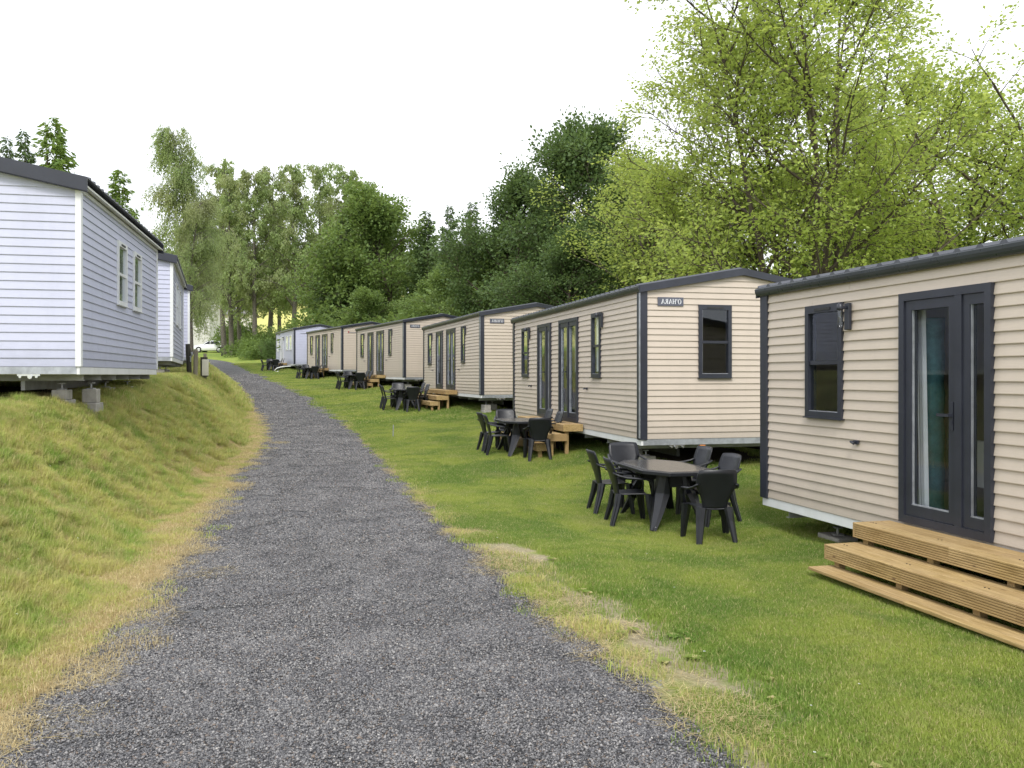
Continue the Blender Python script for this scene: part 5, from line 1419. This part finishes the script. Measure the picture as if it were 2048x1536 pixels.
tree('spruce', "spruce_tree", "tree", PX(48, 40), 40, TZ(262, 40), "dark conifer at the left picture edge behind the blue roof", "conifers behind the left hand row", 2, .9)
tree('spruce', "spruce_tree", "tree", PX(14, 42), 42, TZ(275, 42), "thin dark conifer cut by the left picture edge", "conifers behind the left hand row", 3, .8)
tree('spruce2', "spruce_tree", "tree", PX(240, 38), 38, TZ(340, 38), "green conifer rising over the middle of the nearest blue roof", "conifers behind the left hand row", 4, 1.0)
SG = "shrubs at the far end of the road"
for i, (px, Y, h, k, lb, wd) in enumerate([(492, 88, 2.0, 'shrub', "rough green shrub just right of the white car", 1.2), (512, 84, 1.9, 'shrub', "rough green shrub second right of the white car", 1.3), (522, 90, 3.4, 'bush', "taller yellow green bush between the birch trunks", 1.0),
    (540, 78, 2.2, 'hedge', "round clipped dark bush beside the far blue home", .8), (462, 114, 2.6, 'shrub', "low green bush just behind the tail of the white car", 1.2), (560, 92, 3.0, 'bush', "yellow green bush behind the far blue home's left end", 1.2),
    (520, 80, 1.4, 'shrub', "low shrub left of the round clipped bush", 1.6), (485, 108, 5, 'bush', "large bush in the shade of the birches", 1.1)]):
    X_ = PX(px, Y); tree(k, "shrub", "shrub", X_, Y, gz(X_, Y) + h, lb, SG, i * 1.7, wd)
UG = "undergrowth behind the right hand row"
for i, (px, Y, top, k, lb, wd) in enumerate([(665, 69, 605, 'bush', "light green bush above the far blue home's roof end", 1.3), (715, 66, 590, 'bush', "light green bush above the farthest beige home", 1.3), (760, 64, 585, 'mid', "light undergrowth tree over the fourth home's roof ridge", 1.2),
    (820, 60, 575, 'mid', "undergrowth tree right of the fourth home's ridge", 1.1), (870, 57, 560, 'bush', "light bush at the foot of the spruces", 1.4), (925, 54, 545, 'mid', "undergrowth tree over the third home's far end", 1.1), (700, 82, 470, 'mid', "leafy tree in the dark under the conifers", 1.1), (1130, 36, 480, 'dark', "dark bush behind the second home's far roof end", 1.2), (1420, 34, 430, 'mid', "green bush behind the second home's gable peak", 1.2), (1720, 32, 470, 'mid', "green bush low behind the nearest roof", 1.2), (1930, 30, 430, 'mid', "green bush at the right behind the nearest roof", 1.2)]):
    X_ = PX(px, Y); tree(k, "shrub", "shrub", X_, Y, TZ(top, Y), lb, UG, i * 2.1, wd)
# far wood on the hill
r = np.random.default_rng(77); n = 60000
yy = r.uniform(175, 260, n); xx = r.uniform(-150, 40, n); cl = np.floor(xx / 5) * 5 + np.floor(yy / 9) * 2.7
hh = 9 + 4 * np.abs(np.sin(cl * 12.9898) * 1.0); u_ = r.random(n); zz = height(xx, yy) + hh * u_ ** .6
tap = (1 - (u_ ** .6)) * 2.4 + .3; cx_ = np.floor(xx / 5) * 5 + 2.5; xx = cx_ + (xx - cx_) * tap
fw = link(bpy.data.objects.new("far_wood", leaves_mesh("far_wood", np.stack([xx, yy, zz], -1), r.normal(0, 1, (n, 3)), 1.1, .8, LF_DARK, 5)))
tag(fw, "dark wood on the hill beyond the meadow", kind="stuff")
print("tris", sum(len(o.data.loop_triangles) or 0 for o in S.objects if o.type == 'MESH' and (o.data.calc_loop_triangles() or True)))
